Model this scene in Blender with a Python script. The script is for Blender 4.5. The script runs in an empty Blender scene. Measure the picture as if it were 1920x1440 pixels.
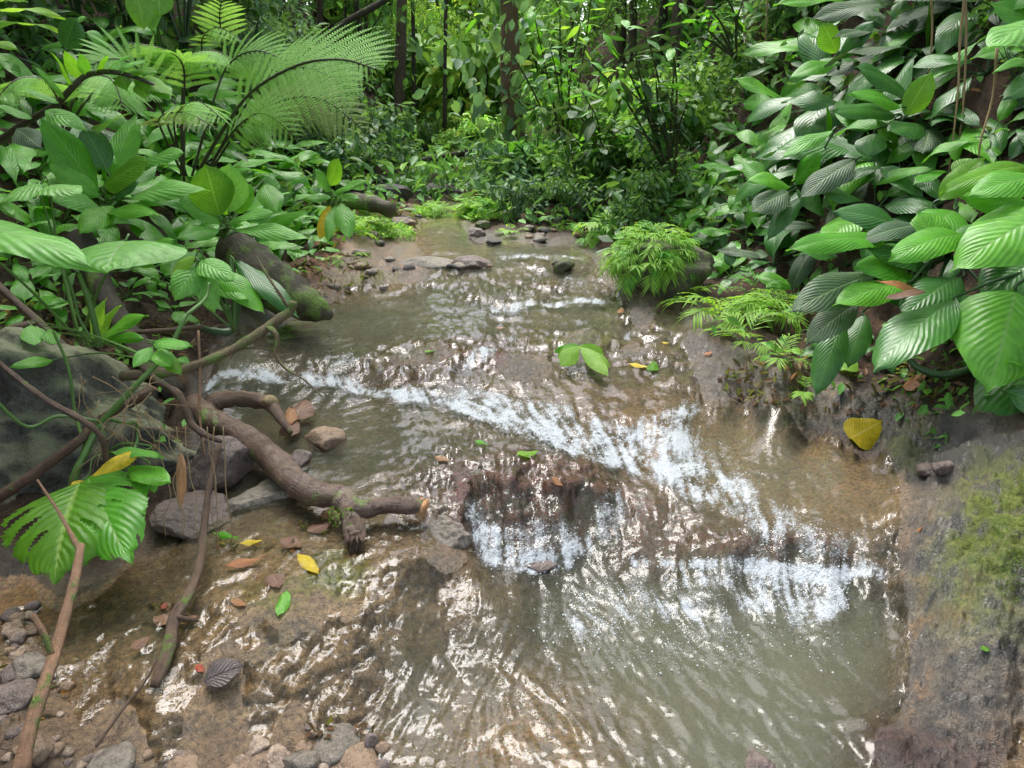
import bpy, math, random
import numpy as np
from mathutils import Vector, Matrix, Quaternion
random.seed(7); np.random.seed(7)
R = math.radians
scene = bpy.context.scene
COL = scene.collection

# ------------------------------------------------------------------ camera, sky, sun, exposure
CAMZ = 1.5; FPX = 1371.0; PITCH = math.atan(505/1371.0)
cam_data = bpy.data.cameras.new("camera"); cam = bpy.data.objects.new("camera", cam_data)
COL.objects.link(cam); scene.camera = cam
cam.location = (0, 0, CAMZ); cam.rotation_euler = (math.pi/2 - PITCH, 0, 0)
cam_data.sensor_width = 36.0; cam_data.lens = 36.0*FPX/1920.0
cam_data.clip_start = 0.05; cam_data.clip_end = 500

SUN_EL, SUN_AZ = 66.0, -20.0        # azimuth measured from +Y (away from the camera) towards +X
world = bpy.data.worlds.new("World"); scene.world = world; world.use_nodes = True
nt = world.node_tree; nt.nodes.clear()
sky = nt.nodes.new("ShaderNodeTexSky"); sky.sky_type = 'NISHITA'; sky.sun_disc = False
sky.sun_elevation = R(SUN_EL); sky.sun_rotation = R(SUN_AZ)
sky.air_density = 1.0; sky.dust_density = 4.0; sky.ozone_density = 1.0
hs = nt.nodes.new("ShaderNodeHueSaturation"); hs.inputs["Saturation"].default_value = 0.6
bg = nt.nodes.new("ShaderNodeBackground"); bg.inputs["Strength"].default_value = 0.15
wo = nt.nodes.new("ShaderNodeOutputWorld")
nt.links.new(sky.outputs[0], hs.inputs["Color"]); nt.links.new(hs.outputs[0], bg.inputs[0]); nt.links.new(bg.outputs[0], wo.inputs[0])

sd = bpy.data.lights.new("sun", 'SUN'); sd.energy = 1.15; sd.angle = R(34); sd.color = (1.0, 0.985, 0.96)
sun = bpy.data.objects.new("sun", sd); COL.objects.link(sun)
sdir = Vector((math.sin(R(SUN_AZ))*math.cos(R(SUN_EL)), math.cos(R(SUN_AZ))*math.cos(R(SUN_EL)), math.sin(R(SUN_EL))))
sun.rotation_euler = (-sdir).to_track_quat('-Z', 'Y').to_euler()

vs = scene.view_settings
scene.display_settings.display_device = 'sRGB'
vs.view_transform = 'Standard'; vs.look = 'None'; vs.exposure = 1.9; vs.gamma = 1.0; vs.use_curve_mapping = False
scene.cycles.max_bounces = 6; scene.cycles.diffuse_bounces = 3; scene.cycles.glossy_bounces = 3
scene.cycles.transmission_bounces = 4; scene.cycles.transparent_max_bounces = 6
scene.cycles.sample_clamp_indirect = 6.0
scene.cycles.use_denoising = True

# ------------------------------------------------------------------ pixel rays of the 1920 x 1440 frame
_cp, _sp = math.cos(PITCH), math.sin(PITCH)
def ray(u, v):
    t = -(v-720)/FPX
    return Vector(((u-960)/FPX, _cp+_sp*t, -_sp+_cp*t))
def P(u, v, Y):
    d = ray(u, v); k = Y/d.y
    return Vector((d.x*k, Y, CAMZ+d.z*k))
def PZ(u, v, z):
    d = ray(u, v); k = (z-CAMZ)/d.z
    return Vector((d.x*k, d.y*k, z))
def project(x, y, z):
    zz = z-CAMZ
    fw = y*_cp - zz*_sp; up = y*_sp + zz*_cp
    fw = np.maximum(fw, 1e-3)
    return 960+FPX*x/fw, 720-FPX*up/fw

# ------------------------------------------------------------------ noise
def _hash(ix, iy, seed):
    h = (ix.astype(np.int64)*374761393 + iy.astype(np.int64)*668265263 + seed*1442695041) & 0x7fffffff
    h = ((h ^ (h >> 13))*1274126177) & 0x7fffffff
    h = (h ^ (h >> 16)) & 0xffff
    return h/65535.0*2*np.pi
def pn(x, y, seed=0):
    x0 = np.floor(x); y0 = np.floor(y); fx = x-x0; fy = y-y0
    sx = fx*fx*fx*(fx*(fx*6-15)+10); sy = fy*fy*fy*(fy*(fy*6-15)+10)
    def g(dx, dy):
        a = _hash(x0+dx, y0+dy, seed)
        return np.cos(a)*(fx-dx)+np.sin(a)*(fy-dy)
    a = g(0,0); b = g(1,0); c = g(0,1); d = g(1,1)
    return ((a+(b-a)*sx)*(1-sy)+(c+(d-c)*sx)*sy)*1.5
def fbm(x, y, o=4, seed=0, gain=.5):
    s = 0; a = 1
    for i in range(o):
        s = s+a*pn(x, y, seed+i*17); x = x*2.03+3.1; y = y*2.03+1.7; a *= gain
    return s
def pn3(x, y, z, seed=0):
    x0 = np.floor(x); y0 = np.floor(y); z0 = np.floor(z); fx = x-x0; fy = y-y0; fz = z-z0
    sx, sy, sz = [f*f*f*(f*(f*6-15)+10) for f in (fx, fy, fz)]; out = 0
    for dz in (0, 1):
        for dy in (0, 1):
            for dx in (0, 1):
                a = _hash(x0+dx+(z0+dz)*57, y0+dy+(z0+dz)*131, seed); c = np.cos(a*7.0)
                r_ = np.sqrt(np.maximum(0, 1-c*c))
                g = np.cos(a)*r_*(fx-dx)+np.sin(a)*r_*(fy-dy)+c*(fz-dz)
                out = out+g*(sx if dx else 1-sx)*(sy if dy else 1-sy)*(sz if dz else 1-sz)
    return out*1.4
def fbm3(x, y, z, o=4, seed=0, gain=.5):
    s = 0; a = 1
    for i in range(o):
        s = s+a*pn3(x, y, z, seed+i*17); x = x*2.03+3.1; y = y*2.03+1.7; z = z*2.03+5.3; a *= gain
    return s
def ridge3(x, y, z, o=4, seed=0):
    s = 0; a = 1
    for i in range(o):
        s = s+a*(1-np.abs(pn3(x, y, z, seed+i*13))*2); x = x*2.1+5.; y = y*2.1+9.; z = z*2.1+2.; a *= .5
    return s
def ridge(x, y, o=4, seed=0):
    s = 0; a = 1
    for i in range(o):
        s = s+a*(1-np.abs(pn(x, y, seed+i*13))*2); x = x*2.1+5.; y = y*2.1+9.; a *= .5
    return s
def sst(a, b, x):
    t = np.clip((x-a)/(b-a), 0, 1); return t*t*(3-2*t)

# ------------------------------------------------------------------ custom properties
def tag(o, label=None, cat=None, group=None, kind=None):
    if label: o['label'] = label
    if cat: o['category'] = cat
    if group: o['group'] = group
    if kind: o['kind'] = kind
    return o
def link(name, me, mats=None, parent=None, loc=None, rot=None, scale=None):
    o = bpy.data.objects.new(name, me); COL.objects.link(o)
    if mats is not None and me is not None and len(me.materials) == 0:
        for m in (mats if isinstance(mats, (list, tuple)) else [mats]): me.materials.append(m)
    if parent: o.parent = parent
    if loc is not None: o.location = loc
    if rot is not None: o.rotation_euler = rot
    if scale is not None: o.scale = scale if hasattr(scale, '__len__') else (scale,)*3
    return o
def thing(name, loc, label, cat, group=None, rotz=0):
    o = bpy.data.objects.new(name, None); COL.objects.link(o); o.location = loc; o.rotation_euler = (0, 0, rotz)
    o.empty_display_size = .05
    return tag(o, label, cat, group)
def mesh_np(name, co, faces, smooth=True, uv=None, attrs=None):
    """co (n,3); faces (m,k) of one size or list of lists"""
    me = bpy.data.meshes.new(name)
    if isinstance(faces, np.ndarray):
        k = faces.shape[1]; n = len(co); m = len(faces)
        me.vertices.add(n); me.vertices.foreach_set('co', np.asarray(co, dtype=np.float32).ravel())
        me.loops.add(m*k); me.loops.foreach_set('vertex_index', faces.astype(np.int32).ravel())
        me.polygons.add(m); me.polygons.foreach_set('loop_start', np.arange(0, m*k, k, dtype=np.int32))
        me.polygons.foreach_set('loop_total', np.full(m, k, dtype=np.int32))
        me.update(calc_edges=True)
    else:
        me.from_pydata([tuple(c) for c in co], [], faces); me.update()
    if smooth: me.polygons.foreach_set('use_smooth', np.ones(len(me.polygons), dtype=bool))
    if uv is not None:
        l = me.uv_layers.new(name='UVMap'); vi = np.zeros(len(me.loops), dtype=np.int32)
        me.loops.foreach_get('vertex_index', vi); l.data.foreach_set('uv', np.asarray(uv, dtype=np.float32)[vi].ravel())
    if attrs:
        for an, av in attrs.items():
            av = np.asarray(av, dtype=np.float32)
            if av.ndim == 1:
                a = me.attributes.new(an, 'FLOAT', 'POINT'); a.data.foreach_set('value', av)
            else:
                if av.shape[1] == 3: av = np.concatenate([av, np.ones((len(av), 1), dtype=np.float32)], 1)
                a = me.attributes.new(an, 'FLOAT_COLOR', 'POINT'); a.data.foreach_set('color', av.ravel())
    return me

# ------------------------------------------------------------------ material helpers
class NB:
    def __init__(s, name):
        s.m = bpy.data.materials.new(name); s.m.use_nodes = True; s.t = s.m.node_tree; s.t.nodes.clear()
        s.out = s.t.nodes.new('ShaderNodeOutputMaterial')
    def n(s, typ, **kw):
        nd = s.t.nodes.new('ShaderNode'+typ)
        for k, v in kw.items():
            if k in nd.inputs.keys(): s.set(nd.inputs[k], v)
            elif hasattr(nd, k): setattr(nd, k, v)
        return nd
    def set(s, inp, v):
        if isinstance(v, bpy.types.NodeSocket): s.t.links.new(v, inp)
        elif isinstance(v, bpy.types.Node): s.t.links.new(v.outputs[0], inp)
        else:
            if hasattr(v, '__len__') and len(v) == 3 and inp.type == 'RGBA': v = (*v, 1)
            inp.default_value = v
    def math(s, op, a, b=0, c=None, clamp=False):
        nd = s.t.nodes.new('ShaderNodeMath'); nd.operation = op; nd.use_clamp = clamp
        s.set(nd.inputs[0], a); s.set(nd.inputs[1], b)
        if c is not None: s.set(nd.inputs[2], c)
        return nd.outputs[0]
    def mix(s, f, a, b, mode='MIX'):
        nd = s.t.nodes.new('ShaderNodeMix'); nd.data_type = 'RGBA'; nd.blend_type = mode
        s.set(nd.inputs[0], f); s.set(nd.inputs[6], a); s.set(nd.inputs[7], b)
        return nd.outputs[2]
    def ramp(s, f, lo, hi, a=0., b=1.):
        nd = s.t.nodes.new('ShaderNodeMapRange'); nd.interpolation_type = 'SMOOTHSTEP'
        s.set(nd.inputs[0], f); nd.inputs[1].default_value = lo; nd.inputs[2].default_value = hi
        nd.inputs[3].default_value = a; nd.inputs[4].default_value = b
        return nd.outputs[0]
    def noise(s, vec, scale, detail=3, rough=.55, out='Fac'):
        nd = s.t.nodes.new('ShaderNodeTexNoise'); s.set(nd.inputs['Vector'], vec)
        nd.inputs['Scale'].default_value = scale; nd.inputs['Detail'].default_value = detail; nd.inputs['Roughness'].default_value = rough
        return nd.outputs[out] if out in nd.outputs.keys() else nd.outputs[0]
    def voro(s, vec, scale, feature='F1', out=0):
        nd = s.t.nodes.new('ShaderNodeTexVoronoi'); nd.feature = feature; s.set(nd.inputs['Vector'], vec)
        nd.inputs['Scale'].default_value = scale
        return nd.outputs[out]
    def attr(s, name, out='Fac'):
        nd = s.t.nodes.new('ShaderNodeAttribute'); nd.attribute_name = name; return nd.outputs[out]
    def mapping(s, vec, scale=(1,1,1), rot=(0,0,0), loc=(0,0,0)):
        nd = s.t.nodes.new('ShaderNodeMapping'); s.set(nd.inputs[0], vec)
        nd.inputs['Scale'].default_value = scale; nd.inputs['Rotation'].default_value = rot; nd.inputs['Location'].default_value = loc
        return nd.outputs[0]
    def bump(s, h, strength=.5, dist=.01, normal=None):
        nd = s.t.nodes.new('ShaderNodeBump'); s.set(nd.inputs['Height'], h)
        s.set(nd.inputs['Strength'], strength); nd.inputs['Distance'].default_value = dist
        if normal is not None: s.set(nd.inputs['Normal'], normal)
        return nd.outputs[0]
    def coord(s, out='Object'):
        return s.t.nodes.new('ShaderNodeTexCoord').outputs[out]
    def geo(s, out='Position'):
        return s.t.nodes.new('ShaderNodeNewGeometry').outputs[out]
    def end(s, shader):
        s.t.links.new(shader if isinstance(shader, bpy.types.NodeSocket) else shader.outputs[0], s.out.inputs[0]); return s.m
    def principled(s, **kw):
        nd = s.t.nodes.new('ShaderNodeBsdfPrincipled')
        for k, v in kw.items(): s.set(nd.inputs[k.replace('_', ' ')], v)
        return nd
# ------------------------------------------------------------------ the stream: control points of bed, banks and water level
# ('W', u, v, water height, depth) stream;  ('L', u, v, height) land;  ('Y', u, v, distance) land at a distance
CTRL = [
 # lower pool
 ('W',700,1440,.0,.05),('W',950,1400,0,.045),('W',1100,1330,0,.055),('W',1180,1420,0,.08),('W',1300,1400,0,.22),('W',1500,1300,0,.24),('W',1600,1200,0,.17),('W',1450,1170,0,.2),
 ('W',1200,1160,0,.2),('W',1060,1170,.0,.12),('W',900,1270,0,.1),('W',800,1320,0,.09),('W',1620,1330,0,.09),('W',1680,1150,.0,.05),('W',1700,1250,0,.015),
 ('W',1150,1260,0,.2),('W',1300,1130,0,.15),('W',860,1440,0,.04),('W',1450,1430,0,.2),('W',1580,1440,0,.05),
 # sloping bedrock front left, thin film of water
 ('W',640,1050,.16,.002),('W',760,1020,.17,.008),('W',900,1060,.13,.008),('W',960,1120,.06,.01),('W',700,1150,.12,.006),('W',500,1130,.15,.001),
 ('W',560,1080,.17,-.006),('W',420,1080,.16,.0),('W',400,1200,.12,.004),('W',600,1250,.07,.008),('W',250,1250,.095,.008),('W',300,1380,.05,.008),
 ('W',500,1360,.03,.008),('W',700,1300,.012,.015),('W',620,1400,.0,.02),('W',850,1180,.03,.012),('W',150,1150,.09,.014),('W',50,1100,.09,.014),
 ('W',250,1050,.1,.014),('W',350,1010,.11,.012),('W',100,1250,.09,.0),('W',0,1200,.09,.004),('W',450,1000,.13,.01),('W',600,990,.16,.012),('W',150,1380,.055,-.002),
 ('W',-200,1150,.09,.01),('L',0,1440,.08),('L',30,1320,.1),('L',110,1440,.065),('L',220,1440,.04),('L',400,1440,.025),('L',560,1430,.02),('L',690,1425,.004),('L',-300,1400,.15),
 # dome of rock and its fall
 ('W',800,850,.22,.03),('W',900,830,.225,.018),('W',1000,850,.225,.015),('W',1080,880,.21,.013),('W',1125,920,.18,.012),('W',1050,920,.205,.01),
 ('W',950,920,.21,.01),('W',880,935,.195,.008),('W',800,960,.18,.002),('W',860,1000,.15,-.01),('W',900,1020,.06,.02),('W',940,1065,.015,.04),('W',1050,1090,0,.07),('W',1100,1035,.02,.05),
 ('W',1000,985,.12,.012),('W',1150,960,.1,.04),('W',1000,1035,.035,.03),
 ('W',600,870,.2,.03),('W',700,880,.205,.035),('W',650,820,.22,.06),('W',550,770,.23,.05),('W',450,740,.235,.05),('W',700,960,.18,.012),('W',500,850,.19,.02),
 ('W',400,840,.19,.0),('W',360,960,.13,.006),
 # middle channel
 ('W',800,775,.235,.05),('W',700,740,.24,.04),('W',500,735,.24,.05),('W',950,765,.24,.04),('W',1000,800,.21,.035),('W',1080,835,.17,.05),('W',1150,870,.14,.05),
 ('W',1200,835,.15,.04),('W',1100,790,.215,.016),('W',1230,790,.2,.014),('W',1180,760,.23,.018),('W',1260,770,.22,.014),
 # right pool
 ('W',1320,790,.14,.03),('W',1350,820,.13,.1),('W',1450,850,.13,.13),('W',1550,900,.13,.11),('W',1650,900,.13,.05),('W',1600,970,.13,.05),('W',1450,940,.13,.09),
 ('W',1300,880,.13,.09),('W',1210,900,.13,.05),('W',1300,950,.13,.03),('W',1680,1000,.13,.012),('W',1400,785,.13,.04),
 ('W',1200,975,.12,.018),('W',1300,1000,.12,.012),('W',1400,1005,.12,.012),('W',1550,1010,.125,.012),('W',1640,1030,.12,.006),
 ('W',1180,1070,.01,.04),('W',1250,1088,0,.07),('W',1400,1095,0,.09),('W',1500,1115,0,.1),('W',1600,1098,0,.08),('W',1650,1090,.015,.02),
 ('W',1300,1055,.055,.008),('W',1450,1070,.055,.006),('W',1580,1060,.06,.008),
 # upper ledge
 ('W',400,665,.33,.04),('W',500,675,.335,.03),('W',600,668,.335,.02),('W',700,655,.335,.01),('W',800,645,.34,.006),('W',900,635,.34,.01),('W',1000,625,.345,.008),
 ('W',1100,620,.35,.004),('W',1200,612,.355,.0),('W',400,715,.25,.04),('W',500,722,.25,.04),('W',600,718,.25,.03),('W',700,718,.25,.012),('W',760,670,.335,-.006),('W',830,668,.335,-.008),
 ('W',800,712,.25,.015),('W',850,725,.24,.03),('W',900,690,.28,.014),('W',950,720,.255,-.002),('W',1000,748,.232,.02),('W',1000,685,.31,-.016),('W',960,700,.29,-.012),
 ('W',1090,640,.35,-.018),('W',1040,705,.27,.002),('W',1090,690,.29,-.004),('W',1150,670,.29,.004),('W',1200,700,.265,.006),('W',1100,740,.24,.015),('W',1250,670,.29,.004),
 ('W',1230,738,.235,.03),('W',1300,730,.235,.02),('W',1270,625,.345,.008),('W',1300,660,.3,-.004),('L',1350,700,.29),
 # pool above the ledge
 ('W',500,640,.36,.06),('W',450,625,.36,.03),('W',600,620,.36,.1),('W',700,600,.36,.11),('W',800,600,.36,.12),('W',900,605,.36,.09),('W',1000,600,.36,.1),('W',1150,595,.36,.07),
 ('W',1250,600,.36,.04),('W',1080,588,.36,.08),('W',1330,596,.365,.01),('W',400,645,.37,.0),('L',350,700,.42),
 ('W',650,565,.38,.008),('W',750,565,.37,.03),('W',850,575,.37,.02),('W',950,580,.365,.02),('W',1050,574,.37,.02),('W',1130,570,.37,.02),
 ('W',930,560,.405,-.014),('W',1000,548,.42,-.02),('W',1050,548,.42,.012),('W',1120,548,.42,.012),('W',1100,525,.43,.03),('W',1000,522,.43,.03),('W',900,535,.42,.02),
 ('W',800,540,.41,.006),('W',750,525,.43,.004),('W',680,520,.45,-.012),('W',640,540,.42,-.01),('W',850,512,.44,.02),('W',950,508,.44,.03),('W',1100,508,.45,.015),('W',1040,504,.45,.008),
 ('W',1000,490,.475,.01),('W',1080,490,.475,.01),('W',900,495,.46,.02),('W',800,500,.45,.0),
 ('W',950,470,.5,.06),('W',1050,475,.5,.05),('W',880,460,.5,.05),('W',1120,488,.5,.0),('W',1140,540,.41,.004),
 ('W',850,440,.515,.03),('W',820,428,.53,.025),('W',870,430,.53,.02),('W',785,447,.51,.02),('W',940,448,.51,.04),('W',1000,458,.505,.04),('W',1060,464,.5,.04),('W',1110,474,.5,.03),('W',840,415,.55,.02),('W',800,410,.55,.008),('W',850,388,.59,.006),('W',880,374,.615,.006),
 # land left
 ('L',700,500,.48),('L',780,485,.49),('L',720,460,.52),('L',620,515,.5),('L',590,560,.43),('L',650,450,.62),('L',700,425,.6),('L',770,405,.58),('L',560,540,.47),
 ('L',500,600,.40),('L',430,612,.39),('L',450,560,.55),('L',700,385,.72),
 ('Y',720,345,8.6),('Y',820,350,9.6),('Y',860,345,11),('Y',640,380,7.3),('Y',600,440,6.2),('Y',520,480,5.4),('Y',400,540,4.5),('Y',380,620,3.9),('Y',300,560,3.9),('Y',200,600,3.5),('Y',320,660,3.3),
 ('Y',200,700,3.0),('Y',60,680,2.95),('Y',0,800,2.6),('Y',150,900,2.5),('Y',300,850,2.75),('Y',-200,800,2.6),('Y',-300,500,3.0),('Y',0,550,3.4),
 ('Y',200,450,4.3),('Y',0,400,3.9),('Y',400,400,5.5),('Y',200,300,5.2),('Y',0,200,5.0),('Y',0,0,6.2),('Y',-300,200,4.2),('Y',-400,-100,5.0),('Y',300,150,7.0),('Y',300,0,8.2),('Y',500,300,7.0),
 ('Y',500,150,9.5),('Y',620,280,9.0),('Y',620,100,13),('Y',450,0,11),('Y',750,290,13),('Y',850,275,17),('Y',850,262,24),('Y',830,248,40),('Y',650,30,30),('Y',1020,150,30),
 # land right
 ('L',1150,492,.53),('L',1210,520,.52),('L',1200,585,.40),('L',1310,565,.45),('L',1340,605,.4),('L',1400,645,.36),('L',1350,680,.31),('L',1340,745,.25),('L',1420,765,.2),
 ('L',1500,792,.16),('L',1600,825,.155),('L',1690,865,.165),('L',1740,885,.22),('L',1830,885,.27),('L',1740,960,.2),('L',1715,1050,.15),('L',1850,980,.27),('L',1900,1100,.23),('L',1800,1150,.16),
 ('L',1735,1200,.05),('L',1850,1250,.12),('L',1800,1340,.04),('W',1910,1370,.0,.012),('L',1690,1400,.03),('L',1800,1435,.02),('W',1640,1430,.0,.01),('L',2050,1400,.08),('L',2300,1300,.25),('Y',2500,1100,2.3),('L',2000,1200,.15),('L',2000,1000,.3),
 ('L',1600,765,.3),('L',1500,725,.32),('L',1700,785,.36),('L',1850,820,.36),('L',1450,685,.42),('L',1950,840,.4),
 ('Y',1920,600,3.3),('Y',1920,400,3.7),('Y',1920,200,4.1),('Y',1920,0,4.5),('Y',2200,700,2.8),('Y',2200,300,3.5),('Y',2200,-100,4.0),('Y',2300,1000,2.4),
 ('Y',1700,600,3.7),('Y',1700,400,4.3),('Y',1700,200,4.9),('Y',1700,0,5.6),('Y',1500,600,4.3),('Y',1500,500,4.8),('Y',1500,300,5.9),('Y',1500,0,8.0),
 ('Y',1350,480,5.5),('Y',1300,400,6.6),('Y',1300,200,9.5),('Y',1300,0,13),('Y',1150,440,6.3),('Y',1150,380,7.6),('Y',1150,200,12),('L',1000,436,.54),('L',940,426,.56),
 ('Y',960,335,9.4),('Y',1050,340,9.4),('Y',900,330,10.5),('Y',1000,400,7.6),('Y',900,400,7.7),('Y',1150,0,20),
]
def a_s(x, y): return x/(y+0.8), 1.0/(y+1.5)
def qc(x, y):
    a, s = a_s(x, y); return np.stack([1371*a, 2050*s], -1)
tp, tz, wp, wz = [], [], [], []
for c in CTRL:
    if c[0] == 'W':
        p = PZ(c[1], c[2], c[3]); tp.append(p.xy[:]); tz.append(c[3]-c[4]); wp.append(p.xy[:]); wz.append(c[3])
    elif c[0] == 'L':
        p = PZ(c[1], c[2], c[3]); tp.append(p.xy[:]); tz.append(c[3]); wp.append(p.xy[:]); wz.append(min(c[3]-.02, .6)-.03)
    else:
        p = P(c[1], c[2], c[3]); tp.append(p.xy[:]); tz.append(p.z)
        if p.z < 1.0: wp.append(p.xy[:]); wz.append(min(p.z-.3, .3))
# ground far outside the frame
for x, y, z in [(-60,60,14),(60,60,16),(0,80,3),(-30,20,8),(30,20,10),(-12,6,5),(12,6,6.5),(-6,2,2.2),(6,2,3.2),(-3,0,.9),(3,0,1.4),(0,-.6,.0),(1.3,.3,.3),(1.6,1.2,.45),(1.9,.6,.6),(-1.5,.3,.25),(0,.4,-.05),(-80,0,10),(80,0,12)]:
    tp.append((x, y)); tz.append(z)
    if abs(x) < 4: wp.append((x, y)); wz.append(0.0 if abs(x) < 1 else z-.3)
RC = 10.0
def rbf_fit(p, z):
    q = qc(np.array(p)[:, 0], np.array(p)[:, 1]); d = np.sqrt(((q[:, None]-q[None])**2).sum(2)+RC**2)
    n = len(q); A = np.zeros((n+1, n+1)); A[:n, :n] = -d; A[:n, n] = 1; A[n, :n] = 1
    A[:n, :n] += np.eye(n)*7.0
    w = np.linalg.solve(A, np.append(np.array(z), 0)); return q, w
def rbf_eval(fit, x, y):
    q, w = fit; sh = x.shape; Q = qc(x.ravel(), y.ravel()); out = np.empty(len(Q))
    for i in range(0, len(Q), 40000):
        B = Q[i:i+40000]; d = np.sqrt((B[:, None, 0]-q[None, :, 0])**2+(B[:, None, 1]-q[None, :, 1])**2+RC**2)
        out[i:i+40000] = -d@w[:-1]+w[-1]
    return out.reshape(sh)
fitT = rbf_fit(tp, tz); fitW = rbf_fit(wp, wz)

NR, NC = 600, 740
s_rows = np.concatenate([np.linspace(1/1.75, 1/12.5, NR-60), np.linspace(1/12.5, 1/90., 61)[1:]])
h = np.linspace(-1, 1, NC); a_cols = 0.80*h + 1.4*np.sign(h)*np.maximum(np.abs(h)-.9, 0)**2*60
S, A = np.meshgrid(s_rows, a_cols, indexing='ij')
Y = 1/S-1.5; X = A*(Y+.8)
Tb = rbf_eval(fitT, X, Y)
Wb = rbf_eval(fitW, X, Y)
def blur(F, sg):
    n = int(sg*2.5); w = np.exp(-.5*(np.arange(-n, n+1)/sg)**2); w /= w.sum()
    P_ = np.pad(F, ((n, n), (0, 0)), mode='edge'); F = sum(w[i]*P_[i:i+F.shape[0]] for i in range(2*n+1))
    P_ = np.pad(F, ((0, 0), (n, n)), mode='edge'); return sum(w[i]*P_[:, i:i+F.shape[1]] for i in range(2*n+1))
Tb = blur(Tb, 4.0); Wb = blur(Wb, 3.5)
PU, PV = project(X, Y, Tb)

def blob(u, v, ru, rv, rot=0, soft=.5):
    """mask of an ellipse of ground seen round (u, v)"""
    c, s_ = math.cos(R(rot)), math.sin(R(rot)); du = PU-u; dv = PV-v
    d = np.sqrt(((du*c+dv*s_)/ru)**2+((-du*s_+dv*c)/rv)**2)
    return 1-sst(1-soft, 1+soft, d)
def pline(pts, w, soft=1.0, U=None, V=None):
    U = PU if U is None else U; V = PV if V is None else V
    best = np.full(U.shape, 1e9)
    for (a, b), (c, d) in zip(pts[:-1], pts[1:]):
        L2 = (c-a)**2+(d-b)**2; t = np.clip(((U-a)*(c-a)+(V-b)*(d-b))/L2, 0, 1)
        best = np.minimum(best, np.hypot(U-a-t*(c-a), (V-b-t*(d-b))*1.25))
    return 1-sst(w*(1-soft*.7), w*(1+soft), best)

MND = [(830,668,100,24,.030),(700,690,90,20,.022),(980,695,60,26,.025),(1100,642,90,18,.025),(1190,665,70,20,.02),(1010,880,170,60,.014),(1110,930,60,40,.010),(820,900,120,50,.015),(1400,1045,110,36,.035),(1250,925,90,28,.022),(1530,1040,70,24,.02),(1190,800,50,24,.02),
 (940,562,80,14,.025),(1040,540,60,10,.02),(760,525,80,14,.02),(680,530,60,14,.025),(1330,640,60,24,.025),(1440,700,70,26,.03),(1010,1045,50,20,.015),(1320,1180,80,30,.02),(560,1150,180,60,.02),(420,1240,120,40,.015),(1640,1405,70,40,.04),(760,1060,120,36,.02),(300,1130,120,30,.012),(980,505,60,8,.015),(1110,520,40,8,.015)]
mnd = np.zeros_like(X)
for u, v, ru, rv, hh_ in MND: mnd += 1.5*hh_*np.exp(-1.4*(((PU-u)/ru)**2+((PV-v)/rv)**2)**1.3)
Tb = Tb+mnd; Wb = Wb+.50*mnd*(Wb-Tb > -.05)
k = 1/(1+.25*np.maximum(Y-3, 0))                  # less fine detail far away
depth0 = Wb-Tb; land = sst(.0, .12, -depth0)
# rock relief
k = 1/(1+.25*np.maximum(Y-3, 0))
big = fbm3(X*2.2+3, Y*2.2, Tb*2.2, 3, 5)
mid = fbm3(X*7, Y*7, Tb*7, 4, 21)
ca, sa = math.cos(R(38)), math.sin(R(38))
SX, SY = X*ca+Y*sa, -X*sa+Y*ca                     # strata run up to the right
strata = ridge3(SX*3.5+.4*mid, SY*15+.8*mid, Tb*15, 4, 33)
crag = ridge3(X*8+.3*mid, Y*8, Tb*8, 4, 47)
fine = fbm3(X*45, Y*45, Tb*45, 3, 61)
m_slope = np.clip(blob(430,1210,420,230,-12), 0, 1)
T = Tb + .010*mid + .0016*fine*np.minimum(k*1.4, 1)
T += m_slope*(.0045*strata-.004+.004*mid)
ledges = np.clip(pline([(560,700),(800,670),(1000,650),(1200,630),(1330,700)],60)+pline([(1150,1030),(1400,1040),(1640,1040)],55)+blob(980,900,220,120)+blob(1000,560,180,50)+pline([(650,530),(900,510),(1120,520)],35), 0, 1)
T += ledges*(.016*crag-.016+.012*mid)
T += blob(1800,1180,170,290)*(.010*strata+.010*crag-.015+.022*mid)+.05*np.exp(-1.4*(((PU-1840)/130)**2+((PV-1080)/190)**2))
T += blob(1720,830,260,70,10)*(.036*crag-.036+.02*mid)
T += land*(.05*big+.035*mid+.015*crag)*np.clip(.5+Y*.1, 0, 2)
def terr(q):
    f = q-np.floor(q); return np.floor(q)+sst(.38, .62, f)
bed_m = np.clip(np.maximum(ledges*.9, np.maximum(m_slope*.35, np.maximum(blob(1820,1120,150,330), blob(1500,760,280,70,8)))), 0, 1)
for hs_, am in ((.034, .62), (.013, .5)):
    q = T/hs_+1.1*mid+.6*big+(SY*6 if hs_ > .02 else SX*9); T += bed_m*am*hs_*(terr(q)-q)
sandm = np.clip(blob(1080,1370,260,120)+blob(1450,880,300,100,10)+blob(80,1100,200,90), 0, 1)*(depth0 > -.02)

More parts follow.
